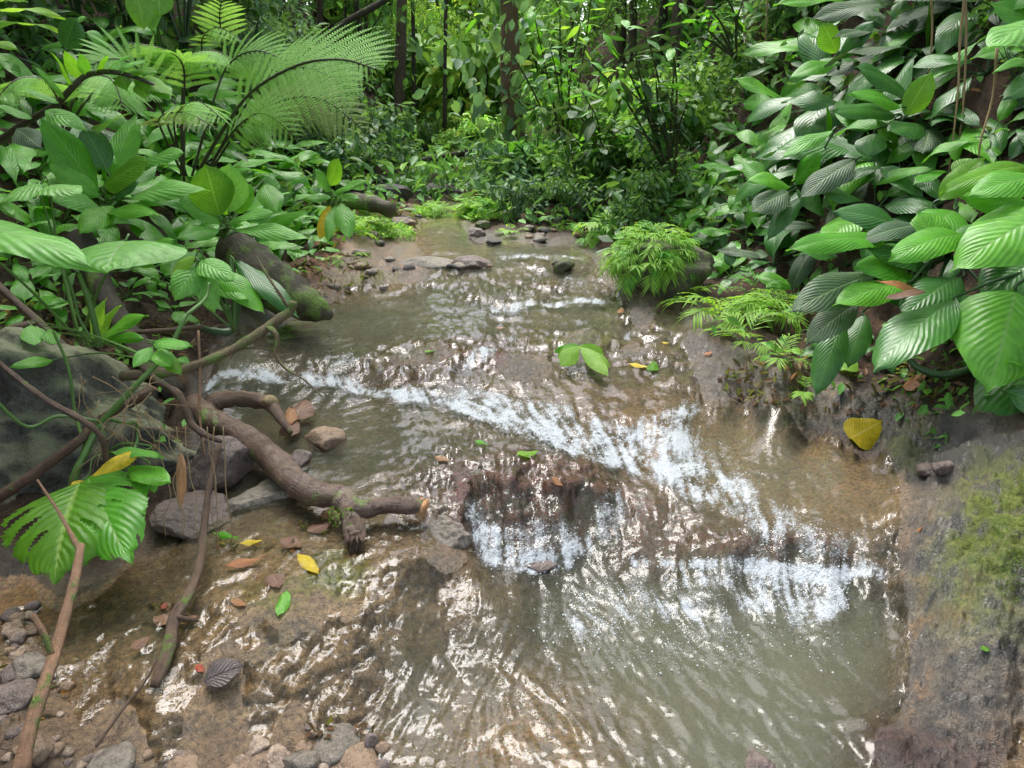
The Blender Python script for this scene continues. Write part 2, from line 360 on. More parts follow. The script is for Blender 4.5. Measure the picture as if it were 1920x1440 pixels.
# ------------------------------------------------------------------ water: flow lines, ripples, foam
FLOW = [(500,640,1,.5),(800,600,1,.3),(1100,600,-.2,1),(950,520,-.2,1),(1050,480,-.4,1),(500,730,1,.12),(700,745,1,.1),(900,770,1,.35),(1000,810,1,.6),(1100,850,1,.7),(1200,900,1,.8),
 (700,860,1,.55),(850,900,.6,1),(1000,950,.2,1),(1050,1040,.6,.8),(900,1000,.1,1),(1250,830,-.5,1),(1300,780,-.8,.6),(1350,950,.8,1),(1500,950,.3,1),(1600,1000,.1,1),(1300,1040,.2,1),(1450,1060,.1,1),
 (1600,1060,-.1,1),(1200,1120,1,.7),(1400,1180,.9,.6),(1100,1200,1,.5),(1000,1250,-.9,.35),(900,1300,-.8,.5),(750,1380,-.8,.5),(600,1250,-.9,.5),(300,1250,-.8,.7),(700,1100,-.7,.7),
 (450,1100,-.9,.35),(1550,1250,.9,.5),(1300,1350,.9,.6),(1500,1400,.9,.5),(1150,1400,.9,.6),(1250,1260,.9,.6),(1000,1370,.9,.45),(1600,1180,.8,.5),(200,1100,-1,.3),(1450,860,.6,.8),(650,690,.1,1),(1150,700,-.1,1),(850,690,.2,1),(150,1350,-.6,.8),(1200,760,.4,1),(1680,1150,.1,1)]
fu = np.zeros_like(X); fv = np.zeros_like(X); fw_ = np.zeros_like(X)
for u, v, du, dv in FLOW:
    w = 1/((PU-u)**2+(PV-v)**2+1500)**1.5; n = math.hypot(du, dv); fu += w*du/n; fv += w*dv/n; fw_ += w
fu /= fw_; fv /= fw_; n = np.hypot(fu, fv)+1e-6; fu /= n; fv /= n
def bil(F, r, c):
    r = np.clip(r, 0, NR-1.001); c = np.clip(c, 0, NC-1.001); r0 = r.astype(int); c0 = c.astype(int); fr = r-r0; fc = c-c0
    return (F[r0, c0]*(1-fr)+F[r0+1, c0]*fr)*(1-fc)+(F[r0, c0+1]*(1-fr)+F[r0+1, c0+1]*fr)*fc
# rows run from near (large v) to far
rpp = (NR-60)/(2050*(1/1.75-1/12.5)); cpp = NC/(1371*1.6)      # grid steps per pixel
def lic(F, length):
    rr, cc = np.meshgrid(np.arange(NR, dtype=float), np.arange(NC, dtype=float), indexing='ij')
    acc = F.copy(); N = 9
    for sgn in (1, -1):
        r, c = rr.copy(), cc.copy()
        for i in range(N):
            a = bil(fu, r, c); b = bil(fv, r, c); st = length/N
            r = r - sgn*b*st*rpp; c = c + sgn*a*st*cpp
            acc += bil(F, r, c)
    return acc/(2*N+1)
near = np.clip(S/.3, .25, 1.3)
ZW_ = np.clip(Wb, -.2, 1)
n1 = fbm3(X*26, Y*26, ZW_*26, 2, 71); n2 = fbm3(X*60, Y*60, ZW_*60, 2, 72); n3 = fbm3(X*12, Y*12, ZW_*12, 2, 73)
st1 = lic(n1, 16)*1.9; st2 = lic(n2, 10)*2.4; st3 = lic(n3, 30)*1.5

U, V = PU, PV
rough_w = np.clip(pline([(380,725),(650,735),(900,760),(1040,800),(1180,860),(1320,900),(1500,960)],60)+pline([(900,1000),(1050,1060),(1300,1090),(1640,1090)],60)
    +pline([(1270,780),(1200,840),(1180,880)],45)+blob(1250,1150,420,160)*.7+blob(1000,940,260,130)*.8+pline([(900,570),(1150,560)],25)+pline([(880,500),(1120,495)],20)+blob(900,1300,380,180)*.5
    +pline([(1150,940),(1400,1010),(1640,1030)],50)+blob(400,1250,400,220)*.4, 0, 1)
rough_w = np.maximum(rough_w, .16)
amp = (.0028+.0068*rough_w)
wob = fbm3(X*9+2.*fbm(X*3,Y*3,2,91), Y*9+2.*fbm(X*3,Y*3,2,92), ZW_*9, 2, 74)
disp = amp*(.5*st1+.15*st2+.9*st3+.15*n1+.0*n2+1.0*wob)
low = fbm3(X*9, Y*9, ZW_*9, 3, 95)
# sheets sliding over rock follow it
sheet = 1-sst(.01, .05, depth0)
Wz = Wb + disp*(1-.35*sheet) + sheet*(T-Tb)*.85 + .002 + m_slope*sheet*(.006+.004*low)
foamlines = (
  1.15*pline([(370,728),(480,722),(600,728),(720,748),(850,755),(930,762)],13)+
  1.0*pline([(760,752),(860,768),(930,790),(960,815)],16)+
  1.35*pline([(880,760),(950,775),(1010,812),(1070,840),(1150,862)],26)+
  .95*pline([(1000,775),(1080,790),(1140,820)],20)+.7*pline([(1100,850),(1200,890),(1300,930),(1400,975),(1450,1010)],26)+
  1.15*pline([(1300,775),(1225,805),(1195,850),(1160,850)],16)+.8*blob(1240,830,70,45)+
  .8*blob(1290,900,120,50,25)+1.2*pline([(1180,1078),(1260,1084),(1360,1086),(1440,1092)],13)+1.2*pline([(1440,1098),(1500,1118),(1560,1098),(1640,1092)],18)+
  .75*blob(1490,1165,90,60)+.6*blob(1380,1120,180,30)+.5*pline([(1560,1130),(1560,1190),(1480,1240)],16)+
  1.1*pline([(915,1010),(930,1050),(985,1075),(1050,1085)],19)+.75*pline([(1060,1075),(1140,1020),(1150,950)],22)+.6*blob(1000,1040,110,45)+
  .55*pline([(880,950),(900,1010)],14)+.28*blob(1000,970,120,40)+
  1.1*pline([(925,588),(1000,580),(1080,578),(1130,572)],6)+.9*pline([(940,494),(1000,488),(1100,492)],5)+.5*pline([(800,440),(860,446)],4)+.5*blob(1090,540,60,16)+
  .7*pline([(620,715),(660,690)],14)+.5*pline([(440,700),(520,705)],10)+.6*pline([(700,710),(850,700),(960,640)],9)+.8*pline([(880,700),(915,670)],12)+.9*pline([(1175,640),(1185,622)],7)+.9*pline([(975,590),(890,600)],4)
  +.55*blob(1500,1040,140,40)+.45*blob(1200,1190,220,80)+.3*blob(1350,1280,300,110))
foam = np.clip(foamlines, 0, 1.3)
foam = foam*(.50+.6*st1+.4*st2+.3*n2+.3*low)
foam = np.clip(foam, 0, 1)
dep = Wz-T
print('depth stats', dep.min(), dep.max())

# ground colours (albedo)
def colr(r, g, b): return np.array([r, g, b])
c_rock = colr(.070,.050,.033); c_dark = colr(.020,.016,.014); c_red = colr(.085,.024,.017); c_sand = colr(.30,.185,.09); c_mud = colr(.040,.026,.018)
c_moss = colr(.14,.165,.035); c_litter = colr(.10,.058,.032); c_slab = colr(.15,.097,.048); c_olive = colr(.075,.068,.030)
C = np.ones(X.shape+(3,))*c_rock
def over(mask, col):
    global C
    m = np.clip(mask, 0, 1)[..., None]; C = C*(1-m)+col*m
var = fbm3(X*3, Y*3, Tb*3, 4, 81); var2 = fbm3(X*12, Y*12, Tb*12, 5, 83, .6)
over(sst(-.1, .6, var)*.6, c_slab); over(sst(.0, .7, -var)*.6, c_dark)
over(sst(.1, .7, var2)*.45, c_olive)
over(m_slope*.9, c_slab*1.35); over(m_slope*sst(.1,.7,var2+.3*var)*.5, c_dark*2); over(m_slope*sst(.2,.8,fbm(SX*3,SY*14,3,84))*.5, c_olive)
redm = np.clip(blob(1010,950,200,95)+blob(1380,1040,260,50)+pline([(600,705),(860,700),(920,670)],26)+blob(860,650,90,30)*.6+blob(1200,800,120,80)*.7+blob(1250,930,160,60)*.6+blob(1680,1410,140,50)*.5+blob(1430,630,70,20)+blob(1080,545,80,18)*.7, 0, 1)
over(redm*sst(-.35, .35, var2+.2), c_red)
over(np.clip(sandm*(.75+.5*var2), 0, 1), c_sand)
over(np.clip(blob(620,1420,300,50)+blob(60,1340,130,130), 0, 1), c_sand*.55)
over(blob(1910,1380,70,110), c_sand*.8)
over(blob(1420,800,280,60,8)*(.5+.4*var2)*(depth0 > -.02), c_sand*.7)
over(np.clip(land*1.2, 0, 1)*(.9), c_mud); over(land*sst(-.2, .5, var2)*.55, c_litter); over(land*sst(.15,.8,var)*.5, c_dark)
over(np.clip(blob(700,440,120,50)+blob(640,530,120,45)+blob(770,490,120,25),0,1)*(.4+.6*var2), colr(.24,.125,.07))
over(blob(770,355,110,22), c_dark*.6)
rr_m = np.clip(blob(1810,1180,170,270)+blob(1560,775,240,50,8), 0, 1)
over(rr_m*.9, colr(.070,.058,.044)); over(rr_m*sst(-.1,.5,fbm3(X*5,Y*5,Tb*5,4,96)), colr(.135,.105,.07)); over(blob(1860,1110,120,130)*(.6+.4*var2), colr(.12,.125,.05)); over(rr_m*sst(.15,.6,var2)*.8, colr(.16,.09,.04)); over(rr_m*sst(.1,.6,-var2)*.9, c_dark)
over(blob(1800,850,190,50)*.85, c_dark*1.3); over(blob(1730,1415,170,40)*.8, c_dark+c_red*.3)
mossm = np.clip(blob(1890,970,110,110)*1.0+blob(1850,1090,120,110)*.5+blob(640,1070,60,40)*.7+blob(560,1120,110,45)*.45+blob(760,675,110,26)*.35+blob(1090,640,90,20)*.5+blob(690,525,60,18)*.6+blob(730,430,60,16)*.8+blob(870,400,90,22)*.9+blob(1700,840,50,40)*.5+blob(1000,560,110,20)*.3,0,1)
mossm = np.clip(mossm*sst(-.45, .25, var2+.25*fine+.5*(mossm-.5)), 0, 1)
over(mossm, c_moss)
wetm = np.clip(1-land*1.1, 0, 1)*(1-mossm*.8)
wetm = np.maximum(wetm, np.clip(blob(1500,790,350,80,8)+blob(1780,860,200,70)+blob(1810,1180,190,300),0,1)*.97*(1-mossm*.7))

idx = np.arange(NR*NC).reshape(NR, NC)
faces = np.stack([idx[:-1, :-1], idx[:-1, 1:], idx[1:, 1:], idx[1:, :-1]], -1).reshape(-1, 4)
me = mesh_np('stream_bed', np.stack([X, Y, T], -1).reshape(-1, 3), faces, attrs={'albedo': C.reshape(-1, 3), 'wet': wetm.ravel(), 'moss': mossm.ravel(), 'sand': np.clip(sandm,0,1).ravel(), 'land': land.ravel()})

b = NB('bedrock')
pos = b.geo(); col = b.attr('albedo', 'Color'); wet = b.attr('wet'); moss = b.attr('moss'); sand = b.attr('sand')
nA = b.noise(pos, 60, 5, .65); nB = b.noise(pos, 240, 4, .6); nS = b.noise(b.mapping(pos, (14, 70, 30), (0, 0, R(-38))), 1, 4, .6)
vv = b.n('HueSaturation', Color=col); b.set(vv.inputs['Value'], b.math('MAXIMUM', .15, b.math('ADD', -1.15, b.math('ADD', b.math('MULTIPLY', nA, 3.2), b.math('MULTIPLY', nB, 1.1)))))
cr = b.ramp(b.voro(b.mapping(pos, (11, 11, 11), (0,0,.6)), 1, 'DISTANCE_TO_EDGE'), 0, .035, .45, 1.)
crm = b.mix(b.math('MULTIPLY', b.math('SUBTRACT', 1, cr), b.math('MULTIPLY', b.math('SUBTRACT', 1, sand), .6)), vv.outputs[0], (.02,.016,.012))
grain = b.voro(pos, 170, 'F1', 1)
crm = b.mix(b.math('MULTIPLY', sand, .3), crm, b.mix(.5, grain, (.4,.27,.15)), 'OVERLAY')
hgt = b.math('ADD', b.math('MULTIPLY', nA, .9), b.math('ADD', b.math('MULTIPLY', nB, .35), b.math('MULTIPLY', nS, .25)))
hgt = b.math('ADD', hgt, b.math('MULTIPLY', b.noise(pos, 420, 2), b.math('ADD', .15, b.math('MULTIPLY', moss, .9))))
bn = b.bump(hgt, .9, .011)
rgh = b.math('ADD', b.ramp(wet, 0, 1, .85, .10), b.math('MULTIPLY', nB, .14))
pb = b.principled(Base_Color=crm, Roughness=rgh, Normal=bn)
b.set(pb.inputs['Specular IOR Level'], b.ramp(wet, 0, 1, .25, 1.0))
m_rock = b.end(pb)
bed = link('stream_bed', me, m_rock); tag(bed, kind='structure', label='wet brown bedrock, sand and muddy banks of the forest stream')

wet_v = dep > -.006
keep = wet_v[:-1, :-1] | wet_v[:-1, 1:] | wet_v[1:, 1:] | wet_v[1:, :-1]
keep &= (PU[:-1, :-1] < 1960) & (Y[:-1, :-1] < 11) & (np.abs(X[:-1, :-1]) < 4) & (land[:-1, :-1] < .9)
wf = faces.reshape(NR-1, NC-1, 4)[keep]
used = np.unique(wf); remap = np.full(NR*NC, -1); remap[used] = np.arange(len(used))
wco = np.stack([X, Y, Wz], -1).reshape(-1, 3)[used]
me = mesh_np('water', wco, remap[wf], attrs={'foam': foam.ravel()[used], 'depth': dep.ravel()[used], 'streak': (st1+st2).ravel()[used], 'chop': rough_w.ravel()[used]})
b = NB('stream_water')
pos = b.geo(); dpt = b.attr('depth'); fo = b.attr('foam'); chop = b.attr('chop'); stk = b.attr('streak')
wn1 = b.noise(pos, 38, 3, .6); wn2 = b.noise(pos, 120, 3, .6); bub = b.voro(pos, 150, 'F1')
wn0 = b.noise(pos, 17, 2, .5)
hh = b.math('ADD', b.math('MULTIPLY', wn0, 1.1), b.math('ADD', b.math('MULTIPLY', wn1, .24), b.math('ADD', b.math('MULTIPLY', wn2, .012), b.math('MULTIPLY', stk, .16))))
nrm = b.bump(hh, b.ramp(chop, .1, 1, .3, .75), .012)
fr = b.n('Fresnel', IOR=1.33, Normal=nrm)
gl = b.n('BsdfGlossy', Color=(1,1,1), Roughness=.06, Normal=nrm)
tr = b.n('BsdfTransparent', Color=(.95,.92,.83))
milk = b.n('BsdfDiffuse', Color=b.mix(b.noise(pos, 5, 3), (.125,.118,.078), (.105,.115,.088)))
tf = b.math('SUBTRACT', 1, b.math('POWER', 2.718, b.math('MULTIPLY', b.math('MAXIMUM', dpt, 0), -6.0)))
mx = b.n('MixShader'); b.set(mx.inputs[0], tf); b.set(mx.inputs[1], tr); b.set(mx.inputs[2], milk)
m2 = b.n('MixShader'); b.set(m2.inputs[0], fr); b.set(m2.inputs[1], mx); b.set(m2.inputs[2], gl)
# foam: broken by fine bubbles
fth = b.math('ADD', fo, b.math('ADD', b.math('MULTIPLY', b.math('SUBTRACT', wn2, .5), .8), b.math('MULTIPLY', b.math('SUBTRACT', b.noise(pos, 360, 3, .65), .5), 1.3)))
fth = b.math('MULTIPLY', b.ramp(fth, .25, .85), b.ramp(fo, .02, .25))
fthm = b.math('MULTIPLY', fth, .85)
fnb = b.bump(b.math('ADD', b.math('MULTIPLY', bub, -1.), wn2), .8, .006)
fd = b.principled(Base_Color=(.52,.56,.60), Roughness=.35, Normal=fnb)
m3 = b.n('MixShader'); b.set(m3.inputs[0], fthm); b.set(m3.inputs[1], m2); b.set(m3.inputs[2], fd)
m_water = b.end(m3)
water = link('water', me, m_water); tag(water, kind='structure', label='clear grey-green stream water with white foam over the rock steps')

def ground(x, y):
    a, s = a_s(x, y)
    r = np.interp(-s, -s_rows, np.arange(NR)); c = np.interp(a, a_cols, np.arange(NC))
    return float(bil(T, np.array([r]), np.array([c]))[0])
def surf(x, y):
    a, s = a_s(x, y)
    r = np.interp(-s, -s_rows, np.arange(NR)); c = np.interp(a, a_cols, np.arange(NC))
    return max(float(bil(T, np.array([r]), np.array([c]))[0]), float(bil(Wz, np.array([r]), np.array([c]))[0]) if land[int(r), int(c)] < .9 else -9)
def hit(u, v, water=True):
    """where the ray through a pixel of the photograph first meets bed or water"""
    d = ray(u, v); f = surf if water else ground; yy = .5; last = yy
    while yy < 70:
        k = yy/d.y
        if CAMZ+d.z*k < f(d.x*k, yy):
            lo, hi = last, yy
            for _ in range(14):
                m = (lo+hi)/2; k = m/d.y
                if CAMZ+d.z*k < f(d.x*k, m): hi = m
                else: lo = m
            k = hi/d.y; return Vector((d.x*k, hi, CAMZ+d.z*k))
        last = yy; yy *= 1.02
    return P(u, v, 30)

# bubbles and drops on the broken water
g = np.random.RandomState(41); pr = (np.clip(foam, 0, 1)**2.2*(Y < 5)*(dep > -.004)*S**-1.0).ravel(); pr /= pr.sum()
ci = g.choice(NR*NC, 15000, p=pr); jit_ = g.normal(size=(15000, 3))*.006
bc = np.stack([X.ravel()[ci], Y.ravel()[ci], Wz.ravel()[ci]], 1)+jit_; bc[:, 2] += np.abs(jit_[:, 2])*.4
br = .0011+.0028*g.rand(15000)**3.0
oc = np.array([(1,0,0),(-1,0,0),(0,1,0),(0,-1,0),(0,0,1),(0,0,-1)], dtype=float); of = np.array([(0,2,4),(2,1,4),(1,3,4),(3,0,4),(2,0,5),(1,2,5),(3,1,5),(0,3,5)])
me = mesh_np('foam', (bc[:, None]+oc[None]*br[:, None, None]).reshape(-1, 3), (of[None]+(np.arange(15000)*6)[:, None, None]).reshape(-1, 3))
b = NB('foam_bubbles'); p = b.principled(Base_Color=(.66,.70,.73), Roughness=.15)
me.materials.append(b.end(p)); fo_ = link('foam', me); tag(fo_, kind='stuff', label='white foam bubbles and drops on the small falls')
# ------------------------------------------------------------------ plant, wood and stone materials
def leaf_mat(name, c1, c2, rib=(.25,.42,.12), rough=.3, transl=.35, ribs=13, pleat=.32, spots=.25, spot_col=(.16,.09,.03), spec=.42, tcol=None, scale=1.0):
    b = NB(name); uv = b.coord('UV'); sep = b.n('SeparateXYZ'); b.set(sep.inputs[0], uv); u, v = sep.outputs[0], sep.outputs[1]
    rnd = b.n('ObjectInfo').outputs['Random']
    au = b.math('ABSOLUTE', b.math('SUBTRACT', u, .5))
    base = b.mix(rnd, c1, c2)
    nz = b.noise(b.coord('Object'), 9*scale, 4, .6)
    base = b.mix(b.ramp(nz, .35, .7), base, b.mix(.5, base, (c1[0]*.45, c1[1]*.5, c1[2]*.6)))
    midr = b.ramp(au, .012, .03, 1, 0)
    ph = b.math('ADD', b.math('ADD', b.math('MULTIPLY', v, ribs), b.math('MULTIPLY', au, -ribs*.75)), b.math('MULTIPLY', b.noise(b.coord('Object'), 3.5*scale, 3), 1.6))
    lat = b.math('ABSOLUTE', b.math('SUBTRACT', b.math('FRACT', ph), .5))
    latm = b.math('MULTIPLY', b.ramp(lat, .0, .10, 1, 0), .45)
    base = b.mix(b.math('MULTIPLY', latm, .35), base, (rib[0]*.8, rib[1]*.8, rib[2]))
    base = b.mix(b.math('MULTIPLY', midr, .8), base, rib)
    if spots > 0:
        sp = b.ramp(b.noise(b.mapping(b.coord('Object'), (1,1,1), (0,0,0), (3,1,7)), 22*scale, 4, .7), .66-.1*spots, .74-.06*spots)
        base = b.mix(b.math('MULTIPLY', sp, min(1, .5+spots)), base, spot_col)
    hh = b.math('ADD', b.math('MULTIPLY', b.ramp(lat, 0, .5), 1.), b.math('ADD', b.math('MULTIPLY', b.ramp(au, 0, .05), .8), b.math('MULTIPLY', b.noise(b.coord('Object'), 60*scale, 2), .25)))
    nb = b.bump(hh, pleat, .008)
    p = b.principled(Base_Color=base, Roughness=b.math('ADD', rough, b.math('MULTIPLY', nz, .12)), Normal=nb)
    p.inputs['Specular IOR Level'].default_value = spec
    tc = b.mix(.55, base, tcol or (min(1, c2[0]*1.8), min(1, c2[1]*1.7), c2[2]*.6)); t = b.n('BsdfTranslucent', Color=tc, Normal=nb)
    mx = b.n('MixShader'); mx.inputs[0].default_value = transl; b.set(mx.inputs[1], p); b.set(mx.inputs[2], t)
    return b.end(mx)
M = {}
M['dark'] = leaf_mat('glossy_dark_leaf', (.036,.14,.024), (.07,.215,.038), rough=.25, transl=.22, rib=(.10,.22,.06), spec=.5, pleat=.22)
M['mid'] = leaf_mat('glossy_green_leaf', (.08,.31,.022), (.16,.45,.04), rough=.29, transl=.36, rib=(.19,.38,.09), pleat=.22)
M['bright'] = leaf_mat('young_bright_leaf', (.11,.31,.02), (.17,.40,.03), rough=.33, transl=.5, rib=(.32,.52,.10), spots=.05)
M['pale'] = leaf_mat('pale_green_leaf', (.14,.40,.06), (.21,.50,.10), rough=.36, transl=.35, rib=(.24,.42,.15), pleat=.3, ribs=8)
M['dull'] = leaf_mat('dusty_green_leaf', (.05,.105,.045), (.085,.15,.06), rough=.42, transl=.2, rib=(.2,.3,.12), spots=.45)
M['lime'] = leaf_mat('lime_leaflet', (.22,.46,.05), (.32,.56,.08), rough=.4, transl=.5, pleat=.2, spots=0)
M['fern'] = leaf_mat('fern_green', (.26,.56,.12), (.33,.62,.17), rough=.5, transl=.45, pleat=.0, spots=0, ribs=1, rib=(.14,.3,.07))
M['fernold'] = leaf_mat('old_fern', (.26,.36,.12), (.32,.40,.16), rough=.55, transl=.4, pleat=.0, spots=.1, ribs=1, rib=(.2,.25,.1))
M['yellow'] = leaf_mat('yellow_leaf', (.62,.45,.02), (.72,.52,.03), rough=.35, transl=.3, rib=(.75,.6,.15), spots=.5, spot_col=(.16,.07,.02))
M['orange'] = leaf_mat('orange_leaf', (.34,.13,.05), (.30,.17,.08), rough=.45, transl=.2, rib=(.5,.3,.12), spots=.5)
M['brown'] = leaf_mat('dead_brown_leaf', (.13,.062,.035), (.22,.12,.07), rough=.4, transl=.1, rib=(.25,.15,.09), spots=.5, spot_col=(.04,.025,.02), ribs=9)
M['grey'] = leaf_mat('grey_dead_leaf', (.20,.16,.155), (.22,.18,.17), rough=.35, transl=.05, rib=(.10,.07,.06), spots=.2, ribs=9, pleat=1.)
M['red'] = leaf_mat('red_leaf', (.33,.045,.03), (.4,.07,.04), rough=.3, transl=.2, spots=.1)

def cloud_mat(name, rough=.5, transl=.4, spec=.35):
    b = NB(name); col = b.attr('albedo', 'Color'); rnd = b.n('ObjectInfo').outputs['Random']
    hsv = b.n('HueSaturation', Color=col); b.set(hsv.inputs['Value'], b.math('ADD', .85, b.math('MULTIPLY', rnd, .35)))
    b.set(hsv.inputs['Hue'], b.math('ADD', .49, b.math('MULTIPLY', rnd, .02)))
    p = b.principled(Base_Color=hsv.outputs[0], Roughness=rough); p.inputs['Specular IOR Level'].default_value = spec
    t = b.n('BsdfTranslucent', Color=b.mix(.5, hsv.outputs[0], (.22,.42,.04)))
    mx = b.n('MixShader'); mx.inputs[0].default_value = transl; b.set(mx.inputs[1], p); b.set(mx.inputs[2], t)
    return b.end(mx)
M['cloud'] = cloud_mat('small_leaf_foliage')
M['cloudbright'] = cloud_mat('backlit_foliage', .4, .5)

def stem_mat(name, c1, c2, rough=.4):
    b = NB(name); pos = b.coord('Object'); n = b.noise(pos, 14, 4, .6)
    p = b.principled(Base_Color=b.mix(n, c1, c2), Roughness=rough, Normal=b.bump(b.noise(pos, 60, 3), .3, .004)); return b.end(p)
M['stem'] = stem_mat('green_stem', (.06,.14,.03), (.12,.22,.05))
M['darkstem'] = stem_mat('dark_green_stem', (.025,.06,.02), (.04,.09,.03))
M['pstem'] = stem_mat('pale_root', (.33,.24,.12), (.2,.13,.06), .6)
M['rachis'] = stem_mat('brown_stalk', (.06,.045,.025), (.04,.05,.02), .5)
def bark_mat(name, c1, c2, moss=0.0, rough=.6, s=1.0, ring=0.0, wetness=.3):
    b = NB(name); pos = b.coord('Object'); uv = b.coord('UV')
    n1 = b.noise(pos, 12*s, 5, .65); n2 = b.noise(b.mapping(uv, (16, 3.5, 1)), 4, 5, .7); n3 = b.noise(pos, 90*s, 3)
    col = b.mix(b.ramp(n1, .3, .7), c1, c2)
    col = b.mix(b.ramp(n2, .5, .72), col, (c1[0]*.35, c1[1]*.33, c1[2]*.33))
    col = b.mix(b.math('MULTIPLY', b.ramp(n3, .58, .7), .5), col, (min(1,c2[0]*1.9), min(1,c2[1]*1.9), min(1,c2[2]*2)))
    hgt = b.math('ADD', b.math('MULTIPLY', n2, 1.), b.math('MULTIPLY', n3, .5))
    if ring > 0:
        sx = b.n('SeparateXYZ'); b.set(sx.inputs[0], uv)
        fr_ = b.math('ABSOLUTE', b.math('SUBTRACT', b.math('FRACT', b.math('ADD', b.math('MULTIPLY', sx.outputs[1], ring), b.math('MULTIPLY', n1, 3.2))), .5))
        rg = b.ramp(fr_, 0, .1, 1, 0); col = b.mix(b.math('MULTIPLY', rg, .5), col, (c1[0]*.3, c1[1]*.3, c1[2]*.3)); hgt = b.math('SUBTRACT', hgt, b.math('MULTIPLY', rg, .4))
    if moss > 0:
        mm = b.ramp(b.noise(pos, 7*s, 4, .6), .62-.25*moss, .72-.2*moss); col = b.mix(mm, col, b.mix(n3, (.08,.14,.02), (.16,.24,.05))); hgt = b.math('ADD', hgt, b.math('MULTIPLY', mm, b.math('MULTIPLY', n3, 1.)))
    p = b.principled(Base_Color=col, Roughness=b.math('ADD', rough-.1, b.math('MULTIPLY', n3, .2)), Normal=b.bump(hgt, .9, .006)); p.inputs['Specular IOR Level'].default_value = .3+wetness*.5
    return b.end(p)
M['log'] = bark_mat('driftwood_bark', (.085,.048,.034), (.15,.095,.068), .12, .40, 1, 15, .6)
M['broken'] = bark_mat('splintered_wood', (.42,.20,.08), (.5,.3,.14), 0, .6)
M['cut'] = bark_mat('pale_broken_wood', (.42,.36,.18), (.3,.2,.1), .2, .6)
M['twig'] = bark_mat('wet_twig', (.085,.05,.035), (.15,.095,.06), .1, .5, 2)
M['tan'] = bark_mat('peeling_stick', (.22,.125,.07), (.33,.19,.11), .2, .55, 2)
M['mosstwig'] = bark_mat('mossy_branch', (.12,.085,.045), (.19,.15,.08), .5, .7, 2)
M['trunk'] = bark_mat('tree_bark', (.06,.042,.03), (.11,.08,.055), .25, .8, .6)
M['redtrunk'] = bark_mat('reddish_tree_bark', (.13,.075,.05), (.17,.10,.07), .1, .8, .6)
M['darktrunk'] = bark_mat('dark_tree_bark', (.035,.028,.02), (.055,.045,.03), .25, .8, .6)
M['deadlog'] = bark_mat('rotting_log', (.05,.042,.025), (.09,.075,.045), .5, .7, .8)

def stone_mat(name, c1, c2, moss=0., wet=.5, crack=.3, lit_algae=None):
    b = NB(name); pos = b.coord('Object'); geo = b.geo(); rnd = b.n('ObjectInfo').outputs['Random']
    n1 = b.noise(geo, 9, 5, .6); n2 = b.noise(geo, 55, 5, .65); n3 = b.noise(geo, 260, 3)
    col = b.mix(b.ramp(n1, .3, .7), c1, c2); col = b.mix(b.math('MULTIPLY', rnd, .5), col, (c2[0]*.55, c2[1]*.5, c2[2]*.5))
    col = b.mix(b.math('MULTIPLY', b.ramp(n2, .45, .62), .65), col, (c1[0]*.35, c1[1]*.35, c1[2]*.35)); col = b.mix(b.math('MULTIPLY', b.ramp(n3, .55, .68), .5), col, (min(1,c2[0]*1.7), min(1,c2[1]*1.7), min(1,c2[2]*1.7)))
    if lit_algae:  # algae on upward faces, paled so a lit top is painted in
        up = b.n('SeparateXYZ'); b.set(up.inputs[0], b.geo('Normal'))
        mm = b.math('MULTIPLY', b.ramp(b.math('ADD', b.math('MULTIPLY', up.outputs[2], .6), n1), .55, 1.0), 1.); col = b.mix(mm, col, lit_algae)
    if moss > 0:
        mm = b.ramp(b.noise(geo, 14, 5, .7), .66-.25*moss, .76-.2*moss); col = b.mix(mm, col, b.mix(n3, (.07,.13,.02), (.15,.23,.05)))
    hgt = b.math('ADD', b.math('MULTIPLY', n2, 1.), b.math('MULTIPLY', n3, .3))
    p = b.principled(Base_Color=col, Roughness=b.math('ADD', .75-.5*wet, b.math('MULTIPLY', n2, .2)), Normal=b.bump(hgt, .95, .014)); p.inputs['Specular IOR Level'].default_value = .3+.4*wet
    return b.end(p)
M['boulder'] = stone_mat('mossy_boulder_stone', (.085,.085,.07), (.14,.14,.115), .12, .5, lit_algae=(.18,.19,.11))
M['wetrock'] = stone_mat('wet_brown_rock', (.15,.11,.09), (.22,.17,.15), 0.05, .85)
M['greyrock'] = stone_mat('wet_grey_rock', (.19,.165,.135), (.25,.215,.165), .05, .75)
M['tanrock'] = stone_mat('tan_stone', (.25,.165,.105), (.33,.235,.155), 0, .6)
M['pebble'] = stone_mat('stream_pebble', (.34,.24,.17), (.42,.33,.25), 0, .6)
M['darkrock'] = stone_mat('dark_far_rock', (.05,.045,.045), (.08,.07,.065), .1, .5)
M['mossrock'] = stone_mat('mossy_rock', (.10,.09,.06), (.12,.11,.07), .75, .4)

